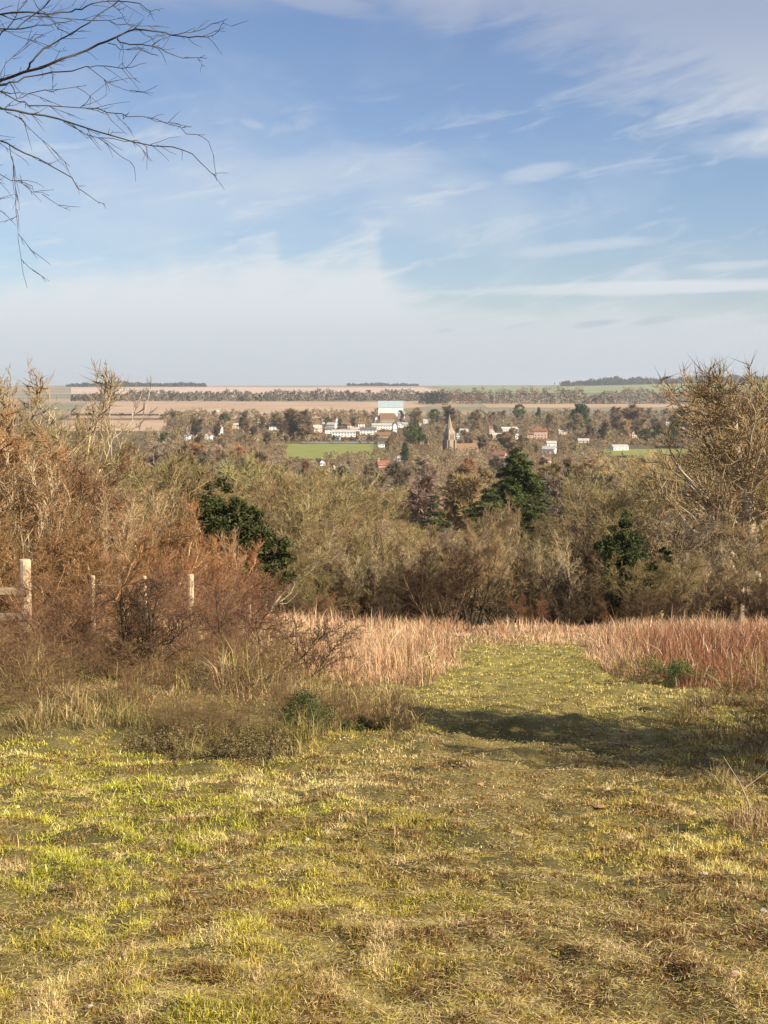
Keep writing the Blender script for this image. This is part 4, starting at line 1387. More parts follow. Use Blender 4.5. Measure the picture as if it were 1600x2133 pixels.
H_('cream cottage right of the white one below the playing field', 688, 979, 14, 6, 4, 'cream', 'browntile', -.3, 1)
H_('pale roofed house behind the church to the right', 962, 903, 22, 5, 4, 'cream', 'palegrey', .3, 1)
H_('narrow white house right beside the church tower', 954, 914, 6, 9, 4, 'white', 'slate', 0, 0, gable_front=True)
H_('long cream house right of the church', 981, 928, 28, 6, 4, 'cream', 'browntile', 0, 1)
H_('pink brick house between the church and the tall conifer', 1024, 904, 11, 10, 4, 'pink', 'browntile', .2, 1)
H_('long pale roof running up behind the trees right of the church', 1060, 898, 32, 3, 5, 'cream', 'palegrey', .35, 0)
H_('grey roofed house left above the tall conifer', 1035, 912, 20, 5, 4, 'buff', 'palegrey', .3, 0)
H_('large pink brick house with tall chimneys', 1126, 915, 24, 15, 5, 'pink', 'tile', -.15, 3)
H_('pale pink wing left of the large brick house', 1108, 913, 16, 8, 4, 'pink', 'browntile', -.15, 1)
H_('white house with a grey roof below the large brick house', 1144, 945, 24, 9, 6, 'white', 'palegrey', -.35, 1)
H_('upper grey roofed house behind the white one on the right', 1148, 930, 18, 7, 4, 'white', 'palegrey', .1, 1)
H_('small pink brick house below the white one on the right', 1137, 968, 16, 9, 5, 'pink', 'browntile', .2, 1)
H_('red roofed house just above the tip of the tall conifer', 1040, 953, 24, 6, 6, 'pink', 'tile', -.3, 1)
H_('brick cottage left of the tall conifer tip', 1032, 968, 10, 9, 5, 'brick', 'tile', .3, 1)
H_('pale roofed bungalow among the trees on the right', 1215, 922, 20, 4, 4, 'cream', 'palegrey', 0, 0)
H_('long white bungalow with a pale roof left of the paddock', 1290, 938, 30, 7, 4, 'white', 'palegrey', .25, 0)
H_('small pale roofed house between the cypresses on the right', 1430, 893, 17, 3, 3, 'cream', 'palegrey', 0, 0)
H_('small cream house right of the tall cypress', 1476, 911, 14, 4, 3, 'cream', 'palegrey', 0, 0)
H_('narrow cream gable behind the left evergreen of the paddock', 1321, 912, 9, 10, 5, 'cream', 'browntile', 0, 0, gable_front=True)
H_('tiny white house high on the right among bare branches', 1512, 851, 8, 5, 2, 'white', 'palegrey', 0, 0)




H_('small white house at the far left of the white terrace', 684, 903, 14, 7, 4, 'white', 'slate', .2, 1)
H_('white bungalow right of the beige house', 741, 898, 16, 4, 3, 'white', 'palegrey', 0, 1)
H_('white cottage in front of the left end of the white terrace', 702, 917, 12, 5, 3, 'white', 'slate', -.2, 0)
H_('pale house between the white terrace and the dark hedge', 752, 917, 18, 5, 3, 'cream', 'browntile', .1, 1)
H_('white gabled house behind the right end of the upper terrace', 835, 893, 9, 8, 4, 'white', 'slate', 0, 0, gable_front=True)
H_('white roofed house left of the brick house with the chimney', 676, 883, 10, 5, 3, 'white', 'palegrey', 0, 0)
H_('small white house between the large white building and the spire', 872, 893, 12, 6, 4, 'white', 'palegrey', .2, 1)
H_('cream house behind the long white house at the left', 545, 884, 14, 6, 4, 'cream', 'browntile', 0, 1)
H_('white house in the trees between the left gables and the long white house', 515, 902, 12, 6, 4, 'white', 'slate', -.2, 1)
H_('white gabled house below the long pale roof on the right', 1078, 915, 9, 8, 5, 'white', 'slate', 0, 1, gable_front=True)
H_('cream house behind the white ones on the right', 1172, 905, 16, 6, 4, 'cream', 'palegrey', .1, 1)
H_('white roofed house at the far right of the village', 1395, 886, 14, 4, 3, 'white', 'palegrey', 0, 0)

# church
def church():
    d = 1180
    p = place(936, d)
    k = d / F
    o = empty('church', p, .62)
    tag(o, 'stone church with a square tower and tall pointed spire', 'church')
    wd = 7.0
    zb = at(936, 902, d).z - p.z
    zt = at(936, 862, d).z - p.z
    h = wd / 2
    mb = MB()
    mb.box(-h, h, -h, h, -2, zb)
    mb.box(-h - .25, h + .25, -h - .25, h + .25, zb - .6, zb - .1)
    mb.box(-h - .2, h + .2, -h - .2, h + .2, zb * .55, zb * .55 + .35)
    mb.build('tower', M['stone'], o)
    bt = MB()
    for sx_ in (-1, 1):
        for sy_ in (-1, 1):
            x0, y0 = sx_ * h, sy_ * h
            bt.box(min(x0, x0 + sx_ * 1.3), max(x0, x0 + sx_ * 1.3), min(y0 - sy_ * 1.2, y0), max(y0 - sy_ * 1.2, y0), -2, zb * .7)
            bt.box(min(x0 - sx_ * 1.2, x0), max(x0 - sx_ * 1.2, x0), min(y0, y0 + sy_ * 1.3), max(y0, y0 + sy_ * 1.3), -2, zb * .7)
    bt.build('buttress', M['stone'], o)
    s8 = MB()
    n = 8
    vs = [(math.cos((i + .5) * math.pi / 4) * h * 1.02, math.sin((i + .5) * math.pi / 4) * h * 1.02, zb - .05) for i in range(n)] + [(0, 0, zt)]
    s8.add(vs, [(i, (i + 1) % n, n) for i in range(n)] + [tuple(reversed(range(n)))])
    for (a, b_) in ((1, 1), (1, -1), (-1, 1), (-1, -1)):   # broaches
        q = (a * h * .5, b_ * h * .5, zb + 5.0)
        s8.add([(a * h, b_ * h, zb - .02), (a * h * .25, b_ * h, zb - .02), (a * h, b_ * h * .25, zb - .02), q], [(0, 1, 3), (0, 3, 2), (1, 2, 3)])
    spo = s8.build('spire', M['stone'], o)
    f = MB()
    f.tube([(0, 0, zt - .4), (0, 0, zt + 1.6)], .08, 5)
    f.box(-.5, .5, -.05, .05, zt + .9, zt + 1.05)
    f.build('weather_vane', M['stonedark'], spo)
    for s in ((0, -1), (1, 0), (0, 1), (-1, 0)):
        lb = MB()
        for off in (-1.1, 1.1):
            if s[0]:
                x0 = s[0] * h
                lb.box(min(x0, x0 + s[0] * .08), max(x0, x0 + s[0] * .08), off - .55, off + .55, zb - 5.4, zb - 1.6)
            else:
                y0 = s[1] * h
                lb.box(off - .55, off + .55, min(y0, y0 + s[1] * .08), max(y0, y0 + s[1] * .08), zb - 5.4, zb - 1.6)
        lb.build('belfry_opening', M['stonedark'], o)
    nv = MB()
    x0, x1 = h, h + 24
    y_ = 5
    nv.add([(x0, -y_, -1), (x1, -y_, -1), (x1, y_, -1), (x0, y_, -1), (x0, -y_, 5), (x1, -y_, 5), (x1, y_, 5), (x0, y_, 5), (x0, 0, 9.5), (x1, 0, 9.5)],
           [(0, 1, 5, 4), (1, 2, 6, 9, 5), (2, 3, 7, 6), (3, 0, 4, 8, 7), (4, 5, 9, 8), (6, 7, 8, 9)])
    nv.build('nave', M['stone'], o)
    rf = MB()
    for s in (-1, 1):
        a = [(x0 + .05, s * (y_ + .4), 4.7), (x1 + .3, s * (y_ + .4), 4.7), (x1 + .3, 0, 9.6), (x0 + .05, 0, 9.6)]
        rf.add(a + [(q[0], q[1], q[2] + .2) for q in a], [(0, 1, 2, 3), (7, 6, 5, 4), (0, 4, 5, 1), (1, 5, 6, 2), (3, 7, 4, 0)])
    rf.build('roof', M['browntile'], o)
    for i in range(4):
        g = MB()
        xx = x0 + 4 + i * 5.2
        g.box(xx - .5, xx + .5, -y_ - .05, -y_ + .02, 1.4, 4.0)
        g.build('window', M['glass'], o)


church()


# ------------------------------------------------------------------ the wooded valley floor between and before the houses
VB = [(.34, .25, .14), (.27, .20, .12), (.37, .275, .155), (.23, .17, .105), (.33, .27, .145), (.30, .20, .12)]


def canopy(label, d0, d1, n, hr, seed, px0=300, px1=1700, tops=None, per=22, cols=VB):
    r = np.random.default_rng(seed)
    C, RR, cc = [], [], []
    for _ in range(n):
        d = math.sqrt(r.uniform(d0 * d0, d1 * d1))
        px = r.uniform(px0, px1)
        p = place(px, d)
        base = ground_px(p.x, p.y, p.z)[1]
        h = r.uniform(*hr)
        if tops:
            h = min(h, at(px, interp(px, tops), d).z - p.z)
        k = F / d
        ok = h > 2.5
        for _try in range(4):
            ok = h > 2.5
            w_ = h * .42 * k
            t_ = base - h * k
            for (a, b_, ra, rb, dk) in KEEP:
                if d < dk and px + w_ > a and px - w_ < b_ and t_ < rb and base > ra:
                    ok = False
                    break
            if ok:
                break
            h *= .72
        if ok and (FIELD(px, base)):
            ok = False
        if not ok:
            continue
        ck = np.array(cols[r.integers(len(cols))]) * r.uniform(.75, 1.2)
        nc = 9
        for _k in range(nc):
            a, f = r.uniform(0, 6.28), r.uniform(.08, .92)
            q = h * .45 * math.sqrt(max(.05, 1 - ((f - .5) / .55) ** 2)) * r.uniform(.3, 1)
            C.append((p.x + math.cos(a) * q, p.y + math.sin(a) * q, p.z + h * f))
            RR.append(h * r.uniform(.13, .22))
            cc.append(ck)
    V_, l, s, c_ = leaf_cloud(np.array(C), np.array(RR), per, max(.30, (d0 + d1) * .5 * .00042), seed, 1.1, (1, 1, 1), .3)
    c_ = c_ * np.repeat(np.array(cc), per * 4, 0)
    tag(link('valley_woodland', mesh_np('valley_woodland', V_, l, s, M['blade'], c_)), label, 'woodland', kind='stuff')


def FIELD(px, row_):
    return (593 < px < 690 and 925 < row_ < 958) or (690 < px < 780 and 925 < row_ < 943) or (1240 < px < 1440 and 935 < row_ < 958) or row_ < 857 or (px < 345 and row_ < 900)


canopy('brown woodland along the back of the village', 1850, 2350, 798, (8, 13), 301)
canopy('brown trees massed among the village houses', 1450, 1850, 988, (7, 12), 302)
canopy('brown trees massed between the church and the village', 1180, 1450, 798, (6, 11), 303)
canopy('brown wood running below the playing field and church', 820, 1180, 874, (8, 13), 304)
canopy('brown wood above the valley bottom', 560, 820, 494, (8, 13), 305, per=40)
canopy('brown wood in the valley bottom', 400, 560, 266, (8, 14), 306, per=70)


# ------------------------------------------------------------------ fence on the left
M['wood'] = mat_plain('weathered_wood', (.62, .47, .32), .3, 9, .85, .1, bump=.4, c2=(.42, .30, .19))
M['wire'] = mat_plain('galvanised_wire', (.35, .33, .30), .2, 3, .5, .5)


def post(mb, p, h, r, lean=(0, 0), n=9):
    mb.tube([(p[0], p[1], p[2] - .3), (p[0] + lean[0] * .5, p[1] + lean[1] * .5, p[2] + h * .5), (p[0] + lean[0], p[1] + lean[1], p[2] + h - .02), (p[0] + lean[0], p[1] + lean[1], p[2] + h)],
            [r, r * .97, r * .95, r * .8], n)


def rail_fence():
    d = 19.0
    a = place(55, d)
    top_ = at(55, 1165, d).z - a.z
    o = empty('rail_fence', a)
    tag(o, 'weathered timber post and rail fence at the left edge', 'fence')
    mb = MB()
    post(mb, (0, 0, 0), top_, .088, (.01, 0), 12)
    mb.build('post', M['wood'], o, smooth=False)
    b_ = place(-260, d + .4)
    mb = MB()
    post(mb, b_ - a, top_ * .98, .088, (0, 0), 12)
    mb.build('post', M['wood'], o)
    for r_ in (1229, 1282, 1340):
        z = at(40, r_, d).z - a.z
        dx = (b_ - a)
        mb = MB()
        t0, t1 = Vector((.085, -.095, z)), Vector((dx.x - .1, dx.y - .095, z + dx.z + .02))
        m_ = (t0 + t1) / 2 + Vector((0, 0, -.01))
        pts = [t1, m_, t0]
        for i in range(2):
            A_, B_ = pts[i], pts[i + 1]
            mb.add([A_ + Vector((0, -.02, -.045)), B_ + Vector((0, -.02, -.045)), B_ + Vector((0, .02, -.045)), A_ + Vector((0, .02, -.045)),
                    A_ + Vector((0, -.02, .045)), B_ + Vector((0, -.02, .045)), B_ + Vector((0, .02, .045)), A_ + Vector((0, .02, .045))],
                   [(0, 3, 2, 1), (4, 5, 6, 7), (0, 1, 5, 4), (2, 3, 7, 6)] + ([(3, 0, 4, 7)] if i == 0 else [(1, 2, 6, 5)]))
        mb.build('rail', M['wood'], o)
    # wire fence running on from the corner post
    o2 = empty('wire_fence', place(195, 21))
    tag(o2, 'wire fence on thin pale posts among the reddish bushes', 'fence')
    base = Vector(o2.location)
    tops = []
    for (px, dd, yt, rad, ln) in ((195, 21, 1199, .038, .01), (306, 22.5, 1200, .036, -.02), (396, 24, 1196, .068, .02), (520, 26, 1245, .04, .0)):
        q = place(px, dd)
        mb = MB()
        hh = at(px, yt, dd).z - q.z
        post(mb, q - base, hh, rad, (ln, 0), 9)
        mb.build('post', M['wood'], o2)
        tops.append((q - base, hh))
    for f in (.9, .7, .5, .3):
        mb = MB()
        pts = []
        for q, hh in tops:
            pts.append(q + Vector((0, -.05, hh * f)))
        for i in range(len(pts) - 1):
            A_, B_ = pts[i], pts[i + 1]
            mb.tube([A_, (A_ + B_) / 2 - Vector((0, 0, .03)), B_], .0025, 4)
        mb.build('wire', M['wire'], o2)


rail_fence()

# ------------------------------------------------------------------ near bushes and stems on the left
NB = [woody(601, 3, stems=6, spread=.14, split=2, maxlev=3, spr=(3, 1, .13, .0055), twig=.005, r0=.028, stem_lean=.75, nch=(1.3, 1.3, 1.2, 1.0), jit=(.10, .2, .25, .3, .3), up=(.03, .05, .05, .04, .03), start=(.2, .15, .1, .1)),
      woody(602, 3, stems=4, spread=.12, split=2, maxlev=3, spr=(3, 1, .13, .0055), twig=.005, r0=.022, stem_lean=.9, nch=(1.2, 1.2, 1.1, 1.0), jit=(.12, .22, .25, .3, .3), up=(.0, .03, .03, .03, .03)),
      woody(603, 3, stems=9, spread=.3, split=2, maxlev=3, spr=(3, 1, .12, .004), twig=.003, r0=.016, stem_lean=1.2, nch=(1.2, 1.2, 1.1, .9), jit=(.14, .22, .25, .3, .3), up=(.02, .03, .03, .03, .03))]
NB += [woody(604, 3, stems=3, spread=.07, split=4, maxlev=4, twig=.0055, r0=.06, stem_lean=.45, nch=(1.6, 1.3, 1.1, .8), jit=(.10, .2, .25, .3, .3), up=(.02, .03, .04, .04, .03), start=(.15, .15, .1, .1), ang=(.95, .7, .7, .7)),
       woody(605, 3, stems=3, spread=.10, split=4, maxlev=4, twig=.0055, r0=.034, stem_lean=.7, nch=(1.2, 1.1, .9, .7), jit=(.16, .22, .25, .3, .3), up=(.0, .02, .03, .03, .03))]
near = [
    (115, 17.6, 1260, 0, 1.1, (0.252, 0.140, 0.074), (.16, .10, .06), 'airy reddish shrub just right of the timber rails'),
    (235, 18.6, 1170, 0, 1.2, (0.252, 0.140, 0.074), (.14, .09, .06), 'airy reddish shrub between the two left wire fence posts'),
    (350, 18.2, 1180, 2, 1.2, (0.237, 0.133, 0.074), (.14, .09, .06), 'spreading reddish shrub before the thick right hand post'),
    (410, 20.5, 1160, 0, 1.0, (0.252, 0.133, 0.074), (.14, .09, .06), 'reddish shrub beside the thick right hand fence post'),
    (500, 20.5, 1200, 0, 1.1, (0.222, 0.105, 0.062), (.12, .07, .05), 'dark red shrub at the right end of the wire fence'),
    (180, 16.2, 1290, 2, 1.2, (0.222, 0.126, 0.068), (.10, .07, .05), 'low spreading shrub left of the dark stemmed one'),
    # px, d, ytop, variant, wide, colour, bark, label
    (302, 16.6, 1150, 3, 1.1, (0.126, 0.070, 0.037), (.045, .032, .022), 'dark stemmed bare shrub in front of the fence posts'),
    (545, 17.2, 1195, 4, 1.1, (0.104, 0.056, 0.034), (.04, .028, .02), 'thin dark arching shrub before the pinkish dry grass'),
    (640, 18.5, 1270, 1, 1.4, (0.104, 0.056, 0.034), (.04, .03, .02), 'dark twiggy shrub reaching over the dry grass towards the path'),
    (130, 17.0, 1215, 0, 1.3, (0.222, 0.119, 0.062), (.10, .06, .04), 'reddish shrub with crossing stems below the wire fence'),
    (10, 16.0, 1345, 0, 1.2, (0.192, 0.105, 0.056), (.09, .06, .04), 'tangled brown shrub at the left edge below the rails'),
    (430, 19, 1240, 2, 1.5, (0.222, 0.112, 0.062), (.10, .06, .04), 'low reddish shrub right of the dark stemmed one'),
    (-160, 17, 1260, 0, 1.3, (0.192, 0.112, 0.056), (.09, .06, .04), 'tangled brown shrub just past the left edge')]
for i, (px, d, yt, k, wd_, cc, bk, lab) in enumerate(near):
    plant(NB[k], px, d, ytop=yt, name='bare_shrub', label=lab, cat='shrub', colour=cc, bark=bk, wide=wd_, seed=i, rz=i * 1.3)
# low bramble mounds along the foot of the thicket
for i, (px, row_, h_, wd_) in enumerate([(60, 1500, .6, 1.6), (250, 1505, .5, 1.5), (380, 1535, .5, 1.5), (540, 1540, .6, 1.5), (460, 1550, .45, 1.5), (640, 1500, .5, 1.5), (740, 1510, .45, 1.5), (820, 1520, .3, 1.5), (120, 1450, .8, 1.6), (400, 1465, .7, 1.6), (520, 1470, .7, 1.6), (-60, 1500, .9, 1.6), (20, 1440, .9, 1.6), (1640, 1560, .7, 1.4), (1620, 1480, .5, 1.4)]):
    d = dist_of_row(row_, 3, 40)
    plant(NB[2], px, d, h=h_, name='bramble', label='low brown bramble mound along the edge of the turf', cat='bramble', group='bramble mounds along the edge of the turf',
          colour=jit_col((.20, .125, .06)), bark=(.12, .075, .045), wide=wd_, seed=i + 50)


def tuft(label, px, row_, wd, h, base, seed, per=300, size=.010, name='leafy_clump', cat='ground plant'):
    d = dist_of_row(row_, 3, 60)
    p = place(px, d)
    o = empty(name, p)
    tag(o, label, cat)
    r = np.random.default_rng(seed)
    n = 26
    C = np.stack([r.normal(0, wd * .28, n), r.normal(0, wd * .22, n), np.abs(r.normal(.35, .28, n)) * h], -1)
    V_, l, s, c_ = leaf_cloud(C, np.full(n, h * .28), per, size, seed, 1, base)
    f = link('foliage', mesh_np('foliage', V_, l, s, M['leaf'], c_), o)
    mb = MB()
    for c1_ in C:
        mb.tube([(0, 0, -.02), tuple(c1_ * .6), tuple(c1_)], [.006, .004, .002], 4)
    k = mb.build('stem', M['bark'], o)
    k.color = (.12, .10, .05, 1)


tuft('dark green leafy clump where the turf meets the brambles', 622, 1545, .5, .42, (.075, .09, .03), 91)
tuft('low dark green clump right of the brambles', 760, 1522, .5, .16, (.13, .14, .045), 92)
tuft('green tuft beside the left edge of the path', 862, 1392, .8, .25, (.16, .20, .05), 93)
tuft('dark green tuft at the foot of the red brown stems on the right', 1410, 1428, .8, .35, (.10, .13, .04), 95)

for i, (px, row_, wd_, h_, lab) in enumerate([
    (345, 1562, .6, .22, 'dark bramble clump below the dark stemmed shrub'), (470, 1585, .8, .26, 'dark bramble clump where the rough edge reaches nearest'),
    (560, 1578, .5, .22, 'small dark bramble clump left of the leafy green one'), (440, 1480, 1.0, .3, 'dark bramble patch between the two dark shrubs'),
    (1340, 1422, 1.2, .28, 'dark bramble patch at the foot of the russet grass on the right')]):
    tuft(lab, px, row_, wd_, h_, (.15, .115, .055) if i % 2 else (.19, .14, .07), 400 + i, per=80, size=.011, name='bramble_clump', cat='bramble')

# fallen sticks and dry stalks
M['stick'] = mat_plain('dead_stick', (.42, .32, .22), .2, 12)
def stick(label, pts, rad, name='fallen_stick', cat='stick', twigs=()):
    """pts: photo column, row, height above the ground"""
    P = []
    for (px, row_, hh) in pts:
        d = dist_of_row(row_, 3, 60)
        q = place(px, d)
        P.append(q + Vector((0, 0, hh)))
    b0 = P[0].copy()
    mb = MB()
    mb.tube([q - b0 for q in P], [rad * (1 - .6 * i / (len(P) - 1)) for i in range(len(P))], 6)
    o = mb.build(name, M['stick'], None, b0)
    tag(o, label, cat)


stick('pale fallen stick lying on the brambles', [(655, 1490, .12), (700, 1487, .13), (740, 1487, .10)], .014)
stick('pale fallen stick left of the dark stemmed shrub', [(150, 1500, .12), (190, 1495, .18), (225, 1492, .10)], .006)
d_ = dist_of_row(1712, 3, 60)
pb = place(1572, d_)
mb = MB()
q1, q2 = at(1545, 1635, d_) - pb, at(1515, 1585, d_) - pb
mb.tube([(0, 0, 0), (q1.x, .05, q1.z), (q2.x, .1, q2.z)], [.006, .004, .002], 6)
mb.tube([(q1.x * .8, .04, q1.z * .8), (q1.x * .8 + .17, .1, q1.z * .8 + .10)], [.003, .0015], 5)
tag(mb.build('dry_stalk', M['stick'], None, pb), 'single pale dry stalk leaning left at the right edge of the turf', 'stalk')

# flints, leaves, molehill
M['flint'] = mat_plain('flint', (.50, .43, .35), .25, 8)
M['deadleaf'] = mat_plain('dead_leaf', (.50, .26, .14), .3, 12)
M['molehill'] = mat_plain('molehill_soil', (.045, .03, .018), .4, 20)
def pebble(px, row_, r, seed, mat, name, label, cat, group, flat=.55):
    d = dist_of_row(row_, 3, 60)
    p = place(px, d)
    rr = random.Random(seed)
    mb = MB()
    n, m_ = 7, 5
    vs = [(0, 0, r * flat * .9)]
    for j in range(1, m_):
        ph = math.pi * j / m_
        for k in range(n):
            a = 2 * math.pi * (k + .5 * (j % 2)) / n
            q = r * rr.uniform(.78, 1.2)
            vs.append((math.cos(a) * math.sin(ph) * q * 1.2, math.sin(a) * math.sin(ph) * q, math.cos(ph) * q * flat))
    vs.append((0, 0, -r * flat))
    fs = [(0, 1 + k, 1 + (k + 1) % n) for k in range(n)]
    for j in range(m_ - 2):
        for k in range(n):
            a, b_ = 1 + j * n + k, 1 + j * n + (k + 1) % n
            fs.append((a, a + n, b_ + n, b_))
    L_ = len(vs) - 1
    fs += [(L_, 1 + (m_ - 2) * n + (k + 1) % n, 1 + (m_ - 2) * n + k) for k in range(n)]
    mb.add(vs, fs)
    o = mb.build(name, mat, None, p + Vector((0, 0, r * flat * .5 + .012)))
    o.rotation_euler = (0, 0, rr.uniform(0, 6))
    tag(o, label, cat, group)


for i, (px, ry, r) in enumerate([(390, 1664, .024), (352, 1630, .022), (640, 1756, .015), (477, 1790, .018), (1468, 1845, .014), (1266, 1650, .022), (1530, 2060, .018), (188, 2098, .010), (1590, 1912, .02)]):
    pebble(px, ry, r, i, M['flint'], 'flint_stone', 'small pale flint lying in the short turf', 'stone', 'small flints in the turf')
for i, (px, ry, r) in enumerate([(1500, 1716, .035), (1555, 1720, .04), (1590, 1790, .025), (1528, 2062, .02), (300, 2070, .02), (1000, 1640, .03), (1250, 1690, .03)]):
    pebble(px, ry, r, 40 + i, M['deadleaf'], 'dead_leaf', 'fallen reddish brown leaf on the turf', 'leaf', 'fallen leaves on the turf', .25)
pebble(1345, 1476, .085, 99, M['molehill'], 'molehill', 'dark molehill on the right side of the path', 'molehill', None, .5)

# ------------------------------------------------------------------ trees that stand just outside the view and shade or overhang it
plant(BUSH[1], 0, 0, h=3.0, loc=(5.5, 12.2, gz(5.5, 12.2)), name='bare_bush', label='dense bush just right of the view that shades the path', cat='bush', colour=(.2, .14, .08), seed=5, wide=.8)
plant(evergreen(320, 3, .42, 'round', .05, 130, 60), 0, 0, h=3.1, loc=(5.1, 12.0, gz(5.1, 12.0)), name='holly_bush', label='round holly bush just right of the view that shades the path', cat='bush', colour=(1, 1, 1), seed=5)
plant(BUSH[2], 0, 0, h=3.0, loc=(5.0, 10.2, gz(5.0, 10.2)), name='bare_bush', label='bare bush at the near right, just outside the view', cat='bush', colour=(.2, .14, .08), seed=6, wide=.9)

plant(evergreen(321, 3, .40, 'round', .05, 130, 60), 0, 0, h=2.3, loc=(5.6, 10.4, gz(5.6, 10.4)), name='holly_bush', label='lower holly bush nearer the camera, just right of the view', cat='bush', colour=(1, 1, 1), seed=6)

# overhanging tree: limbs follow the photo, each at its own depth, and run back to the trunk left of the view
def overhang():
    base = Vector((-5.6, 8.6, gz(-5.6, 8.6)))
    o = empty('overhanging_tree', base)
    tag(o, 'bare tree outside the left edge whose thin branches hang into the sky', 'tree')
    tb = MB()
    tpts = [(0, 0, -.3), (.05, 0, 1.2), (.12, -.05, 2.4), (.3, -.1, 3.6), (.45, -.1, 5.0), (.5, 0, 7.0)]
    tb.tube(tpts, [.19, .15, .13, .10, .075, .03], 12)
    r_ = random.Random(5)
    L = [  # depth, start px radius, end px radius, polyline (photo px), None or True = runs back to the trunk
        (8.0, 4.2, 2.6, [(-70, 190), (0, 168), (50, 150), (130, 122), (160, 113), (205, 92), (243, 77)], 2.2),
        (8.0, 2.4, .7, [(243, 77), (265, 66), (300, 62), (340, 67), (355, 73), (395, 78), (430, 77), (447, 72), (458, 58), (467, 45)], None),
        (8.0, 1.2, .7, [(355, 73), (385, 68), (410, 65), (440, 50), (467, 43)], None),
        (8.0, 2.0, .7, [(243, 77), (250, 88), (270, 93), (315, 96), (345, 108), (380, 121), (432, 121)], None),
        (8.0, 1.1, .8, [(315, 96), (335, 82), (355, 74)], None),
        (8.0, 1.3, .7, [(225, 90), (250, 103), (290, 103), (315, 113), (330, 117)], None),
        (8.05, 2.8, 1.0, [(57, 146), (62, 132), (75, 118), (110, 92), (150, 70), (185, 48), (205, 30), (235, 12), (262, -15)], None),
        (7.6, 2.6, .7, [(-70, 200), (0, 178), (20, 171), (50, 161), (90, 155), (120, 150), (180, 138), (200, 137), (245, 141), (275, 140), (305, 131)], 2.1),
        (8.5, 2.6, .8, [(-70, 30), (0, 30), (60, 25), (130, 25), (150, 24), (170, 20), (190, 8), (230, 2), (270, 4), (300, 15), (315, 24), (333, 22)], 2.9),
        (8.5, 1.3, .7, [(0, 30), (60, 33), (155, 40), (225, 42), (265, 50), (310, 54), (353, 57)], None),
        (8.2, 2.2, .8, [(-70, 70), (0, 60), (45, 60), (80, 52), (120, 47), (150, 43)], 2.7),
        (8.2, 1.8, .9, [(35, 60), (60, 38), (80, 25), (105, 0), (118, -25)], None),
        (7.4, 3.0, .7, [(-80, 205), (0, 226), (60, 237), (120, 247), (160, 260), (225, 280), (280, 296), (360, 306), (400, 320), (430, 350), (450, 367)], 1.9),
        (7.2, 1.8, .6, [(-60, 170), (0, 190), (40, 212), (60, 220), (130, 222), (205, 226), (240, 236), (265, 243), (325, 248), (375, 264), (410, 280), (435, 295), (445, 323)], 2.0),
        (7.2, 1.1, .7, [(0, 190), (40, 193), (90, 205), (130, 222)], None),
        (7.4, 1.5, .7, [(120, 247), (160, 268), (205, 287), (260, 295), (308, 307)], None),
        (7.4, 1.1, .6, [(205, 287), (240, 316), (272, 337)], None),
        (7.0, 2.6, .7, [(-90, 250), (0, 293), (30, 308), (80, 330), (150, 370), (175, 400), (207, 423)], 1.6),
        (7.2, 1.1, .6, [(0, 222), (15, 235), (45, 250), (80, 285), (120, 320), (145, 346)], None),
        (7.0, 1.2, .5, [(20, 303), (28, 340), (30, 370), (33, 400), (37, 470), (43, 530), (57, 600)], None),
        (6.9, 1.3, .6, [(-80, 335), (0, 363), (40, 377), (60, 385), (70, 400), (103, 408)], 1.4),
        (7.6, 1.4, .8, [(20, 171), (35, 205), (60, 195), (95, 187), (120, 187), (180, 178)], None),
        (7.6, 1.0, .5, [(180, 138), (200, 152), (230, 175), (260, 187), (305, 190), (328, 178)], None),
        (7.3, .9, .5, [(168, 223), (190, 198), (220, 175), (245, 160)], None),
        (8.0, 1.1, .6, [(-60, 230), (0, 155), (35, 110), (60, 88), (90, 72)], 2.2),
        (8.2, 1.2, .5, [(-30, 60), (15, 65), (50, 80), (100, 95), (140, 105)], None),
        (8.0, .9, .5, [(235, 12), (255, 30), (265, 50), (278, 25)], None),
        (6.9, 1.1, .5, [(-80, 350), (-20, 370), (0, 380), (28, 415)], 1.2), (6.9, 1.0, .5, [(-70, 400), (-20, 425), (12, 445)], 1.1),
        (8.6, 2.2, .9, [(-80, 110), (0, 73), (15, 60), (40, 20), (62, -20)], 2.6),
        (8.4, 1.3, .6, [(60, -20), (75, 10), (95, 28), (120, 60), (150, 75)], None)]
    cr = MB()
    k = 0
    bb = Vector(base)

    def twiglets(P, dep, r0_, depth_=0, dens=1.0):
        for i in range(len(P) - 1):
            a, b_ = P[i], P[i + 1]
            seg = (b_ - a)
            n = max(1, int(seg.length / .11 * dens))
            for _ in range(n):
                if r_.random() < .35:
                    continue
                s = a.lerp(b_, r_.random())
                t_ = seg.normalized()
                side = Vector((r_.gauss(0, 1), r_.gauss(0, 1), r_.gauss(0, 1)))
                side -= side.dot(t_) * t_
                side.normalize()
                L_ = r_.uniform(.03, .20) * (1 if depth_ == 0 else .6)
                dr = (t_ * r_.uniform(.8, 1.4) + side * r_.uniform(.3, .8)).normalized()
                pts = [s]
                for _k in range(3):
                    dr = (dr + Vector((r_.gauss(0, .13), r_.gauss(0, .13), r_.gauss(0, .13)))).normalized()
                    pts.append(pts[-1] + dr * L_ / 3)
                cr.tube([q - bb for q in pts], [.0018, .0015, .0012, .0008], 3, False)
                if depth_ == 0 and r_.random() < .35:
                    twiglets(pts, dep, .001, 1, 1.2)

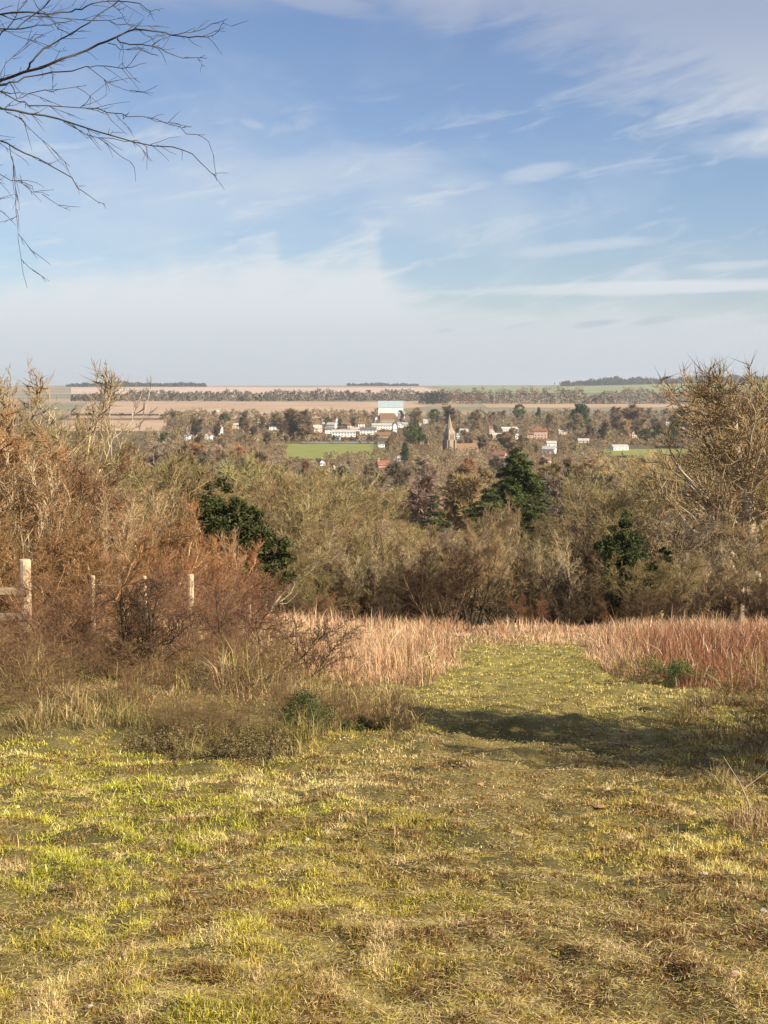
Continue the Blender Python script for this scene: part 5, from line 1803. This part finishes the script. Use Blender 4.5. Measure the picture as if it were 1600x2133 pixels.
    for (dep, ra, rb, pts, zt) in L:
        P = []
        for i, (a, b_) in enumerate(pts):
            dj = dep + .10 * math.sin(i * 1.7 + ra * 3)
            if zt is None and i == 0:
                dj = dep + .03
            P.append(at(a, b_, dj))
        rr = [(ra + (rb - ra) * i / (len(P) - 1)) * .78 * dep / F for i in range(len(P))]
        Q, RQ = P, rr
        if zt is not None:
            f = min(.95, zt / 3.6)
            tp = bb + Vector((.15 + .05 * zt, -.05, zt + 1.0))
            mid_ = tp.lerp(P[0], .5) + Vector((0, 0, .10))
            Q = [tp, mid_] + P
            RQ = [max(.03, rr[0] * 2.2), rr[0] * 1.5] + rr
        # subdivide with a slight wobble for a natural line
        QQ, RR2 = [], []
        for i in range(len(Q) - 1):
            for s in (0, .5):
                q = Q[i].lerp(Q[i + 1], s)
                if s:
                    L_ = (Q[i + 1] - Q[i]).length
                    q += Vector((r_.gauss(0, .02), r_.gauss(0, .03), r_.gauss(0, .02))) * L_ * 2
                QQ.append(q)
                RR2.append(RQ[i] * (1 - s) + RQ[i + 1] * s)
        QQ.append(Q[-1])
        RR2.append(RQ[-1])
        (tb if ra > 2 else cr).tube([q - bb for q in QQ], RR2, 6 if ra > 1.5 else 5, True)
        twiglets(P, dep, .002, 0, 1.9)
    t_ = tb.build('trunk', M['bark'], o, smooth=True)
    t_.color = (.06, .05, .04, 1)
    c_ = cr.build('crown', M['twig'], o)
    c_.color = (.07, .055, .045, 1)
    # crown beyond the top left, out of the view, carried by the same trunk
    return o


overhang()

# ------------------------------------------------------------------ haze
def haze():
    mb = MB()
    mb.box(-13000, 13000, -70, 15800, -200, 60)
    m = bpy.data.materials.new('haze')
    m.use_nodes = True
    t = NT(m.node_tree)
    t.n.clear()
    out = t.node('ShaderNodeOutputMaterial')
    v = t.node('ShaderNodeVolumePrincipled')
    v.inputs['Color'].default_value = (.86, .93, 1.0, 1)
    v.inputs['Density'].default_value = .00005
    v.inputs['Anisotropy'].default_value = .2
    t.l.new(v.outputs[0], out.inputs['Volume'])
    o = mb.build('haze', m)
    tag(o, 'thin pale winter haze over the valley', 'haze', kind='stuff')


haze()
